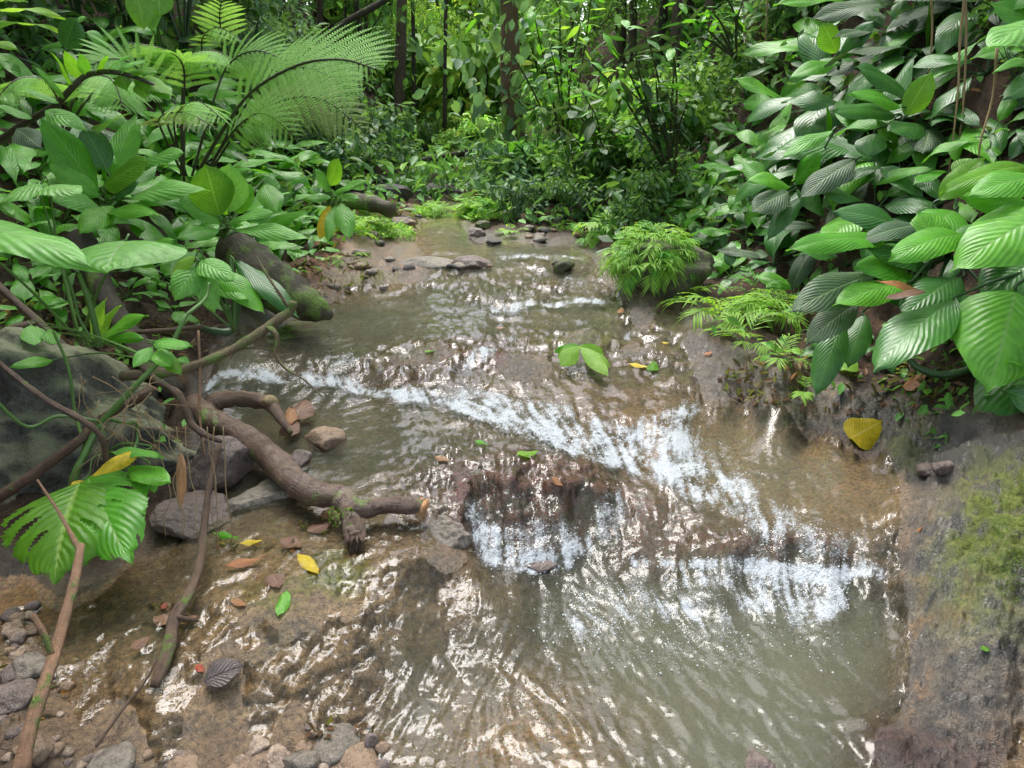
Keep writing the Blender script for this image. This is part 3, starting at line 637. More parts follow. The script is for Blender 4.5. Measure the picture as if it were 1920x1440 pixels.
# ------------------------------------------------------------------ mesh builders
def frames(pts):
    pts = [Vector(p) for p in pts]; n = len(pts); T_ = []
    for i in range(n):
        t = pts[min(i+1, n-1)]-pts[max(i-1, 0)]; T_.append(t.normalized() if t.length > 1e-9 else Vector((0,0,1)))
    ref = Vector((0,0,1)) if abs(T_[0].z) < .9 else Vector((1,0,0)); N = [(ref-T_[0]*ref.dot(T_[0])).normalized()]
    for i in range(1, n):
        q = T_[i-1].rotation_difference(T_[i]); v = q @ N[-1]; N.append((v-T_[i]*v.dot(T_[i])).normalized())
    return pts, T_, N
def smooth_path(pts, sub=5):
    pts = [Vector(p) for p in pts]
    if len(pts) < 3: return [pts[0].lerp(pts[1], i/sub) for i in range(sub+1)] if len(pts) == 2 else pts
    out = []; E = [pts[0]*2-pts[1]]+pts+[pts[-1]*2-pts[-2]]
    for i in range(1, len(E)-2):
        for j in range(sub):
            t = j/sub; a, b, c, d = E[i-1], E[i], E[i+1], E[i+2]
            out.append(.5*((2*b)+(-a+c)*t+(2*a-5*b+4*c-d)*t*t+(-a+3*b-3*c+d)*t*t*t))
    out.append(pts[-1]); return out
def tube_data(pts, rad, seg=8, jit=0.0, seed=0, caps=True):
    pts, T_, N = frames(pts); n = len(pts); V_, F_, UV_ = [], [], []; rng = random.Random(seed)
    if not hasattr(rad, '__len__'): rad = [rad]*n
    else: rad = list(np.interp(np.linspace(0, 1, n), np.linspace(0, 1, len(rad)), rad))
    L = 0
    ph = rng.random()*20
    for i in range(n):
        if i: L += (pts[i]-pts[i-1]).length
        B = T_[i].cross(N[i])
        for j in range(seg+1):
            a = 2*math.pi*(j % seg)/seg
            r = rad[i]*(1+jit*(math.sin(a*2+i*.7+ph)*.5+math.sin(a*3-i*.43+ph*2)*.4+math.sin(i*1.9+ph)*.6+rng.uniform(-.25,.25)*(0 if j in (0, seg) else 1)))
            V_.append(pts[i]+(N[i]*math.cos(a)+B*math.sin(a))*r); UV_.append((j/seg, L))
    for i in range(n-1):
        for j in range(seg):
            a = i*(seg+1)+j; F_.append((a, a+1, a+seg+2, a+seg+1))
    if caps:
        for i, rev in ((0, True), (n-1, False)):
            c = len(V_); V_.append(pts[i]+T_[i]*(rad[i]*(-.25 if rev else .25))); UV_.append((.5, L if not rev else 0))
            for j in range(seg):
                a = i*(seg+1)+j; F_.append((c, a+1, a) if rev else (c, a, a+1))
    return V_, F_, UV_
class MB:
    def __init__(s): s.v, s.f, s.uv, s.mi = [], [], [], []
    def add(s, V_, F_, UV_=None, mi=0, mat=None):
        o = len(s.v); s.v += [tuple((mat @ Vector(x)) if mat else x) for x in V_]; s.f += [tuple(i+o for i in f) for f in F_]
        s.uv += list(UV_) if UV_ is not None else [(0, 0)]*len(V_); s.mi += [mi]*len(F_)
        return s
    def tube(s, pts, rad, seg=8, jit=0., seed=0, mi=0, sub=0, caps=True):
        if sub: pts = smooth_path(pts, sub)
        return s.add(*tube_data(pts, rad, seg, jit, seed, caps), mi=mi)
    def mesh(s, name, mats, smooth=True):
        me = mesh_np(name, np.array(s.v, dtype=np.float32), s.f, smooth, uv=np.array(s.uv))
        for m in (mats if isinstance(mats, (list, tuple)) else [mats]): me.materials.append(m)
        me.polygons.foreach_set('material_index', np.array(s.mi, dtype=np.int32)); return me
def tube_obj(name, pts, rad, mat, parent=None, seg=8, jit=.0, seed=0, sub=4):
    m = MB().tube(pts, rad, seg, jit, seed, sub=sub); return link(name, m.mesh(name, mat), parent=parent)

def leaf_data(W=.36, nu=6, nv=12, shape='ellip', droop=.5, fold=.25, wave=.02, pleat=.0, npl=10, tip=.06, seed=0, start=0.0, twist=0., ragged=0., holes=0):
    """a blade of unit length leaving the origin along +Y, face up; UV = across, along"""
    rng = random.Random(seed); V_, F_, UV_ = [], [], []
    y = z = 0.; ang = start; ph = rng.random()*6
    for i in range(nv+1):
        v = i/nv
        if shape == 'ellip': w = math.sin(math.pi*min(1, v**.92))**.75
        elif shape == 'ovate': w = math.sin(math.pi*v**.62)**.8
        elif shape == 'lance': w = math.sin(math.pi*v**.75)**1.1
        elif shape == 'obov': w = math.sin(math.pi*v**1.25)**.8
        elif shape == 'heart': w = min(1, .55+3.2*v)*(math.cos(math.pi/2*v**1.25)**.85 if v < 1 else 0)
        else: w = math.sin(math.pi*v)
        w = max(w, 0)*W*.5
        if v > 1-tip*1.6: w = max(w*.55, .0)
        if i in (0,) and shape != 'heart': w = .006
        if i == nv: w = .001
        for j in range(nu+1):
            u = j/nu*2-1; x = u*w*(1+ragged*rng.uniform(-1, 1)*(abs(u) > .9))
            f = abs(u)*w*fold
            wv = wave*math.sin(v*9+ph+(2 if u > 0 else 0))*abs(u)**1.5 + pleat*math.sin(2*math.pi*npl*(v-.35*abs(u)))*abs(u)*(1-abs(u)*.5)
            curl = -abs(u)**2*w*.35
            back = -.14*abs(u)*math.exp(-v*6) if shape == 'heart' else 0
            ca_, sa_ = math.cos(ang), math.sin(ang)
            zz = f+wv+curl; xx = x*(1-.1*fold)
            tw = twist*v; xx, zz = xx*math.cos(tw)-zz*math.sin(tw), xx*math.sin(tw)+zz*math.cos(tw)
            V_.append((xx, y+back-zz*sa_, z+zz*ca_)); UV_.append((j/nu, v))
        ang -= droop/nv*(.5+v); y += math.cos(ang)/nv; z += math.sin(ang)/nv
    for i in range(nv):
        for j in range(nu):
            if holes and i > 1 and i < nv-1:
                u = abs((j+.5)/nu*2-1); vv_ = (i+.5)/nv; sd_ = 1 if j > nu/2 else -1
                band = math.sin(2*math.pi*(vv_*5-.55*5*u*.7)+sd_*2+seed); lo_ = math.sin(seed+vv_*9+sd_*3+u*4)
                if u > .22 and band > 1.75-holes*3.2*(u+.35)-.35*lo_: continue
            a = i*(nu+1)+j; F_.append((a, a+1, a+nu+2, a+nu+1))
    return V_, F_, UV_
_LC = {}
def leaf_mesh(mat, **kw):
    key = (mat,)+tuple(sorted(kw.items()))
    if key not in _LC:
        m = MB(); m.add(*leaf_data(**kw)); _LC[key] = m.mesh('leaf', M[mat])
    return _LC[key]
def stalk_leaf(mat, smat='stem', pet=.35, pang=1.0, parc=.6, rad=.012, Lf=1., **kw):
    """petiole leaving the origin at angle pang above +Y, bending by parc, then the blade"""
    key = ('stalk', mat, smat, pet, pang, parc, Lf)+tuple(sorted(kw.items()))
    if key not in _LC:
        m = MB(); pts = []; a = pang; y = z = 0; n = 6
        for i in range(n+1):
            pts.append((0, y, z)); a_ = pang-parc*i/n; y += math.cos(a_)*pet/n; z += math.sin(a_)*pet/n
        m.tube(pts, [rad, rad*.6], 5, mi=1)
        end = Vector(pts[-1]); st = pang-parc
        V_, F_, UV_ = leaf_data(start=st, **kw); V_ = [Vector(v)*Lf+end for v in V_]; m.add(V_, F_, UV_)
        _LC[key] = m.mesh('leaf', [M[mat], M[smat]])
    return _LC[key]
def orient(base, tip, up=None, roll=0.):
    d = (tip-base); L = d.length; y = d/L; up = Vector(up) if up is not None else Vector((0,0,1))
    x = y.cross(up)
    if x.length < 1e-3: x = y.cross(Vector((0,1,0)))
    x.normalize(); z = x.cross(y)
    m = Matrix((x, y, z)).transposed(); 
    return (m @ Matrix.Rotation(roll, 3, 'Y')), L
def put_leaf(base, tip, mat, parent=None, Wpx=None, W=.36, roll=0., up=None, name='leaf', stemmat=None, **kw):
    """one blade from base to tip; W = width over length"""
    base, tip = Vector(base), Vector(tip)
    droop = kw.get('droop', .4)
    if up is None:
        # face part way between the sky and the open stream
        up = Vector((0, -.35, 1)).normalized()
    m, L = orient(base, tip, up, roll)
    # a drooping blade starts above the chord
    dang = droop*.5; m = m @ Matrix.Rotation(dang, 3, 'X')
    me = leaf_mesh(mat, W=round(W, 2), **kw)
    o = link(name, me); o.matrix_world = Matrix.Translation(base) @ m.to_4x4() @ Matrix.Scale(L*1.03, 4)
    if parent:
        o.parent = parent; o.matrix_parent_inverse = Matrix.Identity(4); o.matrix_world = Matrix.Translation(base) @ m.to_4x4() @ Matrix.Scale(L*1.03, 4)
        inv = Matrix.Translation(parent.location) @ parent.rotation_euler.to_matrix().to_4x4()
        o.matrix_basis = inv.inverted() @ Matrix.Translation(base) @ m.to_4x4() @ Matrix.Scale(L*1.03, 4)
    return o
def local(parent, pts):
    return [Vector(p)-parent.location for p in pts]

def rock_mesh(seed, sub=4, cuts=9, rough=.05, sx=1, sy=1, sz=1, cutd=(.55,.85)):
    import bmesh
    bm = bmesh.new(); bmesh.ops.create_icosphere(bm, subdivisions=sub, radius=1)
    rng = np.random.RandomState(seed); co = np.array([v.co[:] for v in bm.verts])
    for i in range(cuts):
        n = rng.normal(size=3); n /= np.linalg.norm(n); d = rng.uniform(*cutd); k_ = co@n; ex = np.maximum(k_-d, 0); co -= ex[:, None]*n*.93
    o = seed*7.3
    nn = fbm(co[:, 0]*1.7+o, co[:, 1]*1.7+co[:, 2]*1.3, 3, seed)*rough*1.6+fbm(co[:, 0]*6+o, co[:, 1]*6+co[:, 2]*5, 3, seed+5)*rough*.5
    co *= (1+nn)[:, None]; co *= np.array([sx, sy, sz])
    for v, c in zip(bm.verts, co): v.co = c
    me = bpy.data.meshes.new('rock'); bm.to_mesh(me); bm.free(); me.polygons.foreach_set('use_smooth', np.ones(len(me.polygons), dtype=bool)); me.update(); return me

# many small leaves in one mesh
def cloud_mesh(name, pos, size, cols, mat, droop=.5, W=.42, seed=0, outward=None, face=.6):
    rng = np.random.RandomState(seed); n = len(pos); size = np.broadcast_to(np.asarray(size, dtype=float), (n,))
    th = rng.uniform(0, 2*np.pi, n); el = rng.normal(-droop, .45, n)
    if outward is not None: th = np.arctan2(outward[:, 1], outward[:, 0])+rng.normal(0, .8, n)
    d = np.stack([np.cos(th)*np.cos(el), np.sin(th)*np.cos(el), np.sin(el)], 1)
    up = np.tile([0, 0, 1.], (n, 1))+rng.normal(0, .45, (n, 3))
    x = np.cross(d, up); x /= np.linalg.norm(x, axis=1)[:, None]+1e-9; z = np.cross(x, d)
    # 8 points: base, three along each edge pair, midrib lifted down the middle
    prof = [(0,0,0), (-.5,.35,.07), (0,.33,-.03), (.5,.35,.07), (-.42,.7,.03), (0,.68,-.06), (.42,.7,.03), (0,1,-.10)]
    P_ = np.stack([pos+size[:, None]*(x*(a*W)+d*b_+z*c_) for a, b_, c_ in prof], 1)
    f = np.array([(0,2,1,1),(0,3,2,2),(1,2,5,4),(2,3,6,5),(4,5,7,7),(5,6,7,7)])
    tri = np.array([(0,2,1),(0,3,2),(1,2,5),(1,5,4),(2,3,6),(2,6,5),(4,5,7),(5,6,7)])
    F_ = (tri[None]+(np.arange(n)*8)[:, None, None]).reshape(-1, 3)
    C_ = np.repeat(cols, 8, axis=0)
    me = mesh_np(name, P_.reshape(-1, 3), F_, smooth=True, attrs={'albedo': C_})
    me.materials.append(M[mat]); return me
def leafcols(n, c1, c2, seed=0, bright=.12):
    rng = np.random.RandomState(seed+99); t = rng.rand(n, 1); c = np.array(c1)*(1-t)+np.array(c2)*t
    c *= rng.uniform(.7, 1.3, (n, 1)); h_ = rng.rand(n) < bright; c[h_] *= np.array([1.9, 1.6, .9]); return np.clip(c, 0, .8)
def ell_points(n, clumps, seed=0):
    rng = np.random.RandomState(seed); out = []; od = []
    w = np.array([c[3]*c[4]*c[5] for c in clumps])**.8; w /= w.sum(); ch = rng.choice(len(clumps), n, p=w)
    for i in ch:
        cx, cy, cz, rx, ry, rz = clumps[i]; v = rng.normal(size=3); v /= np.linalg.norm(v); r = rng.rand()**.45
        out.append((cx+v[0]*rx*r, cy+v[1]*ry*r, cz+v[2]*rz*r)); od.append(v)
    return np.array(out), np.array(od)
# ------------------------------------------------------------------ forest behind: undergrowth, trees, shrubs
rng = np.random.RandomState(3)
LANDM = [(1720,175,'bright upright young leaf'),(1558,70,'rounded bright leaf'),(1550,340,'pale spotted leaf'),(1800,560,'largest ribbed leaves'),(1230,500,'bright bush on its rock'),(1415,100,'reddish trunk'),(1800,150,'hanging roots'),
 (975,300,'buttressed tree'),(190,330,'pale new shoot'),(410,360,'upright bright leaf'),(80,470,'huge pale leaf'),(600,150,'arching fern frond'),(170,160,'arching brown stem'),(540,550,'half sunken log'),(630,340,'slim plant at the water'),
 (280,20,'tall leaves at the top'),(750,200,'slim brown trunk'),(1250,240,'dark bare canes'),(860,410,'grassy islet'),(700,150,'tip of the fern frond'),(566,60,'thin grey trunk'),(1500,590,'hanging dull leaves')]
USED = set()
def where(u, v, head, tries=4):
    """a label that singles out one of many alike plants by the landmark it stands beside"""
    lm_ = sorted(LANDM, key=lambda q: math.hypot(q[0]-u, q[1]-v))
    for q in lm_[:tries]:
        dx, dy = u-q[0], v-q[1]; d = math.hypot(dx, dy)
        near_ = 'close ' if d < 70 else ('' if d < 150 else 'some way ')
        rel = ('right of' if dx > 0 else 'left of') if abs(dx) > 1.6*abs(dy) else (('below' if dy > 0 else 'above') if abs(dy) > 1.6*abs(dx) else (('below' if dy > 0 else 'above')+' and '+('right of' if dx > 0 else 'left of')))
        lab = '%s %s%s the %s' % (head, near_, rel, q[2])
        if lab not in USED and len(lab.split()) <= 16: USED.add(lab); return lab
    lab = '%s between the %s and the %s' % (head, lm_[0][2], lm_[1][2])
    if lab not in USED and len(lab.split()) <= 16: USED.add(lab); return lab
    lab = '%s between the %s and the %s' % (head, lm_[0][2], lm_[2][2])
    if lab not in USED and len(lab.split()) <= 16: USED.add(lab); return lab
    return None
def clumps_tree(seed, h=4.5, r=1.2, n=9):
    g = np.random.RandomState(seed); out = []
    for i in range(n):
        z = h*(.25+.75*(i+.5)/n); a = g.rand()*6.28; d = r*g.uniform(.15, .8)
        out.append((math.cos(a)*d, math.sin(a)*d, z, r*g.uniform(.35, .6), r*g.uniform(.35, .6), r*g.uniform(.22, .42)))
    return out
PAL = {'dim': ((.045,.12,.035), (.09,.20,.06)), 'mid': ((.08,.24,.04), (.16,.35,.07)), 'lit': ((.26,.52,.08), (.42,.70,.16)), 'blue': ((.08,.17,.085), (.14,.25,.13)), 'yel': ((.30,.52,.05), (.45,.66,.09))}  # lit and yel paint the gap's brightness into leaf colour; dim adds dark contrast
def crown(seed, n, size, pal, h=4.5, r=1.2, nc=9, mat='cloud', W=.42, droop=.5):
    p, o = ell_points(n, clumps_tree(seed, h, r, nc), seed); g = np.random.RandomState(seed)
    return cloud_mesh('crown', p, size*g.uniform(.6, 1.3, n), leafcols(n, *PAL[pal], seed=seed), mat, seed=seed, outward=o, W=W, droop=droop)
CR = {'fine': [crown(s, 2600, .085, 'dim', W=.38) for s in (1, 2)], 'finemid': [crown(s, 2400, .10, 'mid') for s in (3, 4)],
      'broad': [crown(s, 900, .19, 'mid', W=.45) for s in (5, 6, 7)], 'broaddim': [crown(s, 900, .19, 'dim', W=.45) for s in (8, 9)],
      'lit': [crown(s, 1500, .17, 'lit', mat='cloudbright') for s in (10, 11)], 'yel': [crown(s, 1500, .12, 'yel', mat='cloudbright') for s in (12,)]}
def trunk_mesh(seed, h=5.2, r=.07, mat='trunk'):
    g = random.Random(seed); m = MB(); pts = [(g.uniform(-.04, .04)*i, g.uniform(-.04, .04)*i, h*i/6) for i in range(7)]
    m.tube(pts, [r*1.3, r, r*.85, r*.7, r*.5], 9, .08, seed, sub=3)
    for i in range(7):
        z = h*(.3+.09*i); a = g.uniform(0, 6.28); l = g.uniform(.5, 1.1); b0 = Vector((0, 0, z)); e = Vector((math.cos(a)*l, math.sin(a)*l, z+l*g.uniform(.2, .8)))
        m.tube([b0, b0.lerp(e, .5)+Vector((0, 0, -.05)), e], [r*.35, r*.12], 5, sub=2)
    return m.mesh('trunk', M[mat])
TR = [trunk_mesh(1, mat='trunk'), trunk_mesh(2, r=.055, mat='trunk'), trunk_mesh(3, r=.04, mat='darktrunk')]
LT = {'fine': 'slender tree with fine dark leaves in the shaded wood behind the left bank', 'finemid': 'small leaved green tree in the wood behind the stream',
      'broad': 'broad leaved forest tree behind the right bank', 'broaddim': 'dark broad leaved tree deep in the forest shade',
      'lit': 'light green tree, sunlight painted into its leaves, in the gap where the stream disappears', 'yel': 'yellow green tree, backlight painted into its leaves, in the gap beyond the stream'}
def tree(x, y, kind, sc=1.0, i=0, sz=1.0):
    z = ground(x, y)-.1; pu, pv = project(np.array(x), np.array(y), np.array(z+1.2)); HD = {'fine':'fine leaved tree','finemid':'small leaved tree','broad':'broad leaved tree','broaddim':'dark broad leaved tree','lit':'light green tree','yel':'yellow green tree'}
    t = thing('forest_tree', (x, y, z), where(float(pu), float(max(pv, 20)), HD[kind]+(' far behind' if y > 16 else ''), 8) or LT[kind], 'tree', 'trees: '+LT[kind], rng.uniform(0, 6.28))
    t.scale = (sc, sc, sc*sz)
    link('trunk', TR[i % 3], parent=t); tag(link('crown', CR[kind][i % len(CR[kind])], parent=t), kind='stuff')
    return t
def at(u, Yd): return ((u-960)/FPX*(Yd*_cp+.1)*1.0/ _cp*1.0) if False else ray(u, 300).x/ray(u, 300).y*Yd
spots = []
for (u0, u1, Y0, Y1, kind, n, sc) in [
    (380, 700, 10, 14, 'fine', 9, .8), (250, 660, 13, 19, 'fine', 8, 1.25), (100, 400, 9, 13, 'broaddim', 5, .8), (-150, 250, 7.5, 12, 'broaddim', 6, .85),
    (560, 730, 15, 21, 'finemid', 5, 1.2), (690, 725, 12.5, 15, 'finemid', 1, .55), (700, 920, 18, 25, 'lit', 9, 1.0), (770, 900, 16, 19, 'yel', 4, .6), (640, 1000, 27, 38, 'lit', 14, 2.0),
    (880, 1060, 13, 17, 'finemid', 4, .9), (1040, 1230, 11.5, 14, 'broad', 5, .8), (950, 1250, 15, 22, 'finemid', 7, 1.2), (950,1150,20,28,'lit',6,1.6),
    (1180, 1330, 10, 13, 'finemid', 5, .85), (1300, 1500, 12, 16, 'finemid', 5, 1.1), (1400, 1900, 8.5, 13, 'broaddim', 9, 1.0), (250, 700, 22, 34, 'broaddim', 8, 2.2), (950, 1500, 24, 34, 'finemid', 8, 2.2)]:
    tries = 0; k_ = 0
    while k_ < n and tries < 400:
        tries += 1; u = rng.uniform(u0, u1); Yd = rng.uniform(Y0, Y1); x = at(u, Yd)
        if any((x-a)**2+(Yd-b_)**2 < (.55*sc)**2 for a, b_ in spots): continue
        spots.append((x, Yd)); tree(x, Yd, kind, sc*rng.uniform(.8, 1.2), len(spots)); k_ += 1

# undergrowth clothing the banks and the hills behind
def scatter_ground(n, ymin, ymax, umin, umax, seed, minland=.6, hmax=.3, power=1.):
    g = np.random.RandomState(seed); yy = ymin*(ymax/ymin)**(g.rand(n)**power); uu = g.uniform(umin, umax, n); xx = (uu-960)/1460*yy
    a, s = a_s(xx, yy); r = np.interp(-s, -s_rows, np.arange(NR)); c = np.interp(a, a_cols, np.arange(NC))
    z = bil(T, r, c); ld = bil(land, r, c); kp = ld > minland
    return np.stack([xx, yy, z+g.rand(n)**1.5*hmax], 1)[kp]
def patchy(p, seed, thr=-.2, f=1.2):
    q = fbm(p[:, 0]*f, p[:, 1]*f, 2, seed); return p[q > thr]
def under(name, label, p, size, pal, seed, mat='cloud', W=.42, droop=.45):
    n = len(p); g = np.random.RandomState(seed); sz = size*(.6+.8*g.rand(n))
    o = link(name, cloud_mesh(name, p, sz, leafcols(n, *PAL[pal], seed=seed), mat, seed=seed, W=W, droop=droop)); tag(o, kind='stuff', label=label); return o
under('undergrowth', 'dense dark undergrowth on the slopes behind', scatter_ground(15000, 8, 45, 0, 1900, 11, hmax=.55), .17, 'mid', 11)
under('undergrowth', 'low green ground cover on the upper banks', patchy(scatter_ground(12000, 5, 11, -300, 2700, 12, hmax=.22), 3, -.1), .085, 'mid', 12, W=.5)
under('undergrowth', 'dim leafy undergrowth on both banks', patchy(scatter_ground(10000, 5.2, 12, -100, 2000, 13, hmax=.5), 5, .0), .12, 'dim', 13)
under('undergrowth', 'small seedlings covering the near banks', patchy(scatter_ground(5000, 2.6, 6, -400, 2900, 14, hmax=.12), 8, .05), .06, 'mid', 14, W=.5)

SHORT = {'broad': 'leafy green shrub', 'dim': 'dark green shrub', 'blue': 'grey green shrub', 'lit': 'light green shrub', 'fine': 'fine leaved shrub'}
# understory shrubs
def shrub_mesh(seed, n, size, pal, r=.5, hgt=.9, mat='cloud', W=.42, droop=.5):
    g = np.random.RandomState(seed); cl = [(g.normal()*r*.4, g.normal()*r*.4, hgt*g.uniform(.25, .95), r*.45, r*.45, hgt*.2) for _ in range(7)]
    p, o = ell_points(n, cl, seed)
    return cloud_mesh('foliage', p, size*g.uniform(.6, 1.3, n), leafcols(n, *PAL[pal], seed=seed, bright=.15), mat, seed=seed, outward=o, W=W, droop=droop)
def stems_mesh(seed, hgt=.9, r=.5, mat='darkstem', k=6, rad=.012):
    g = random.Random(seed); m = MB()
    for i in range(k):
        a = g.uniform(0, 6.28); d = r*g.uniform(.2, .8); m.tube([(0, 0, 0), (math.cos(a)*d*.3, math.sin(a)*d*.3, hgt*.5), (math.cos(a)*d, math.sin(a)*d, hgt*g.uniform(.7, 1))], [rad, rad*.4], 5, sub=2)
    return m.mesh('stem', M[mat])
SH = {'broad': [shrub_mesh(s, 300, .13, 'mid', W=.5) for s in (21, 22)], 'dim': [shrub_mesh(s, 380, .11, 'dim') for s in (23, 24)], 'blue': [shrub_mesh(s, 320, .12, 'blue', W=.55) for s in (25, 26)],
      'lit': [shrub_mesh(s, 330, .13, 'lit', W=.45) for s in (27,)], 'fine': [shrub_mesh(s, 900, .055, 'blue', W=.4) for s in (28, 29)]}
STM = [stems_mesh(s) for s in (1, 2, 3)]
SL = {'broad': 'leafy green shrub on the bank', 'dim': 'shaded dark green shrub on the bank', 'blue': 'shrub with grey green rounded leaves at the foot of the wood', 'lit': 'light green shrub with light painted into its leaf colour', 'fine': 'fine leaved grey green shrub at the foot of the left wood'}
def shrub(u, v, kind, sc=1.0, i=0, Yd=None):
    p = hit(u, v, False) if Yd is None else Vector((at(u, Yd), Yd, ground(at(u, Yd), Yd)))
    t = thing('understory_shrub', p-Vector((0, 0, .03)), where(u, v, SHORT[kind]) or SL[kind], 'shrub', 'shrubs: '+SL[kind], rng.uniform(0, 6.28)); t.scale = (sc*(.62 if p.y > 9 and 620 < u < 1000 else 1.),)*3
    link('stem', STM[i % 3], parent=t); tag(link('foliage', SH[kind][i % len(SH[kind])], parent=t), kind='stuff')
sl = [(640,330,'fine',1.0),(600,300,'fine',1.1),(560,290,'fine',1.),(690,320,'blue',.9),(740,325,'blue',.9),(790,330,'dim',.7),(825,332,'dim',.7),(680,290,'dim',1.3),(760,290,'dim',1.2),(720,300,'broad',1.),(620,350,'blue',.7),
      (915,352,'blue',.6),(905,345,'broad',.6),(945,375,'blue',.6),(960,380,'blue',.8),(1000,370,'broad',.8),(1040,380,'blue',.7),(1080,390,'broad',.8),(1120,400,'dim',.8),(1000,410,'blue',.5),(1060,420,'dim',.55),(965,408,'blue',.4),(1110,430,'dim',.5),
      (1150,360,'broad',1.),(1190,380,'broad',.8),(1100,330,'broad',1.1),(1230,330,'dim',1.),(1180,300,'lit',1.),(1050,300,'broad',1.2),(1250,380,'dim',.7),(1220,430,'dim',.6),(1180,450,'dim',.5),(1300,330,'broad',.8),(1330,260,'dim',.9),(1290,250,'lit',.8),
      (1400,200,'dim',.8),(1380,130,'broad',.9),(1450,110,'dim',.9),(1340,180,'fine',.9),(1480,60,'broad',.9),(1320,90,'broad',1.),(900,300,'lit',1.2),(850,310,'lit',1.1),(820,300,'dim',1.2),(860,290,'lit',1.3),(780,280,'broad',1.4),
      (480,200,'fine',1.2),(540,220,'fine',1.2),(430,150,'dim',1.3),(520,160,'fine',1.3),(350,120,'dim',1.3),(600,230,'dim',1.2),(250,90,'dim',1.),(150,60,'dim',1.),(60,80,'dim',1.),(420,90,'fine',1.4),(320,60,'fine',1.2),
      (1550,20,'broad',.9),(1650,10,'dim',.8),(1800,5,'dim',.7),(1880,60,'dim',.6),(1750,60,'dim',.6),(1900,200,'dim',.4)]
for i, (u, v, kd, sc) in enumerate(sl): shrub(u, v, kd, sc, i)

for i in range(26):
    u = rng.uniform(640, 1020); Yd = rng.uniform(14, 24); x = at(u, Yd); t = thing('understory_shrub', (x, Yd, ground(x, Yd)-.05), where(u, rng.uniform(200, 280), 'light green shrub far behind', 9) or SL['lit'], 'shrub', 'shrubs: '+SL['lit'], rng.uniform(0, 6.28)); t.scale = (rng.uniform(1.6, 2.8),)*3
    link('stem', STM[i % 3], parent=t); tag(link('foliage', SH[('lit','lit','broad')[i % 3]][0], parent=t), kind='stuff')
# the trunks one can tell apart
def trunk_tree(name, label, pts, rad, mat, seed=0, extra=None, seg=12):
    pts = [P(*q) if len(q) == 3 else q for q in pts]; base = pts[0]
    t = thing(name, base, label, 'tree'); tube_obj('trunk', local(t, pts), rad, M[mat], t, seg, .07, seed)
    if extra: extra(t)
    return t
tree_y = 9.8
def mossy_leaves(t, pts, n, size, pal, rad, seed, mat='cloud', W=.6):
    g = np.random.RandomState(seed); pp = smooth_path(pts, 8); q = np.array([pp[g.randint(len(pp))][:] for _ in range(n)])+g.normal(size=(n, 3))*rad
    tag(link('crown', cloud_mesh('crown', q-np.array(t.location[:]), size*g.uniform(.6, 1.3, n), leafcols(n, *PAL[pal], seed=seed, bright=.2), mat, seed=seed, W=W, droop=.9), parent=t), kind='stuff')
t = trunk_tree('forest_tree', 'slim brown tree trunk standing behind the left bank with hanging vine leaves', [(748,320,11.5),(749,240,11.5),(750,150,11.5),(752,60,11.5),(754,-60,11.5),(750,-250,11.5)], [.11,.085,.08,.07,.065], 'trunk', 2)
mossy_leaves(t, [P(752,150,11.4), P(752,60,11.4), P(752,-100,11.4)], 120, .11, 'mid', .42, 31)
def buttress(t):
    m = MB(); L = lambda *q: P(*q)-t.location
    m.tube([L(968,270,9.4), L(985,300,9.35), L(1020,318,9.25), L(1060,326,9.1)], [.10,.13,.09,.03], 10, .15, 4, sub=4)
    m.tube([L(965,275,9.4), L(958,305,9.3), L(950,335,9.2)], [.09,.09,.04], 10, .15, 5, sub=4); link('buttress_root', m.mesh('buttress_root', M['trunk']), parent=t)
t = trunk_tree('forest_tree', 'dark tree with buttress root and grey green climber leaves in the middle of the wood', [(968,330,9.4),(966,290,9.4),(962,230,9.4),(958,150,9.4),(955,60,9.4),(955,-60,9.4),(958,-250,9.4)], [.18,.14,.125,.11,.105,.10], 'redtrunk', 3, buttress)
mossy_leaves(t, [P(930,190,9.2), P(960,120,9.2), P(950,60,9.2), P(960,0,9.2), P(950,-120,9.2)], 300, .16, 'blue', .40, 32)
mossy_leaves(t, [P(975,290,9.2), P(960,200,9.2), P(930,160,9.2)], 60, .17, 'blue', .2, 36)
trunk_tree('forest_tree', 'reddish trunk on the right slope with leafy ground behind it', [(1420,215,8.2),(1418,150,8.2),(1414,60,8.2),(1412,-40,8.2),(1412,-250,8.2)], [.13,.115,.11,.10], 'redtrunk', 5)
for i, (lab, pts, r, mt) in enumerate([
    ('thin straight grey trunk at the top left of the wood', [(566,200,12),(566,120,12),(568,40,12),(572,-120,12)], .055, 'trunk'),
    ('second thin straight trunk right of the grey one at top left', [(598,190,13),(600,100,13),(600,20,13),(602,-120,13)], .06, 'trunk'),
    ('dark leaning trunk crossing the upper left of the wood', [(572,110,10.5),(610,70,10.5),(660,35,10.5),(715,5,10.5),(800,-50,10.5)], .05, 'darktrunk'),
    ('sapling trunk behind the left fern at the wood edge', [(512,180,12),(514,90,12),(518,0,12),(520,-100,12)], .04, 'trunk'),
    ('thin dark sapling in the bright gap', [(834,240,13),(834,130,13),(836,20,13),(838,-100,13)], .035, 'darktrunk'),
    ('slim trunk left of the bright gap behind the slim brown one', [(775,250,14),(776,130,14),(774,20,14),(772,-100,14)], .04, 'darktrunk'),
    ('leaning thin trunk on the right slope', [(1345,200,8.5),(1338,100,8.5),(1330,10,8.5),(1322,-80,8.5)], .05, 'trunk'),
    ('thin upright sapling left of the reddish trunk', [(1382,200,8.8),(1380,80,8.8),(1384,-60,8.8)], .035, 'trunk'),
    ('pair of thin stems beside the grey shrub in the middle right', [(1153,330,8.5),(1154,250,8.5),(1160,180,8.5),(1150,60,8.5)], .03, 'trunk')]):
    trunk_tree('sapling', lab, pts, [r, r*.9, r*.7], mt, 40+i, seg=8)
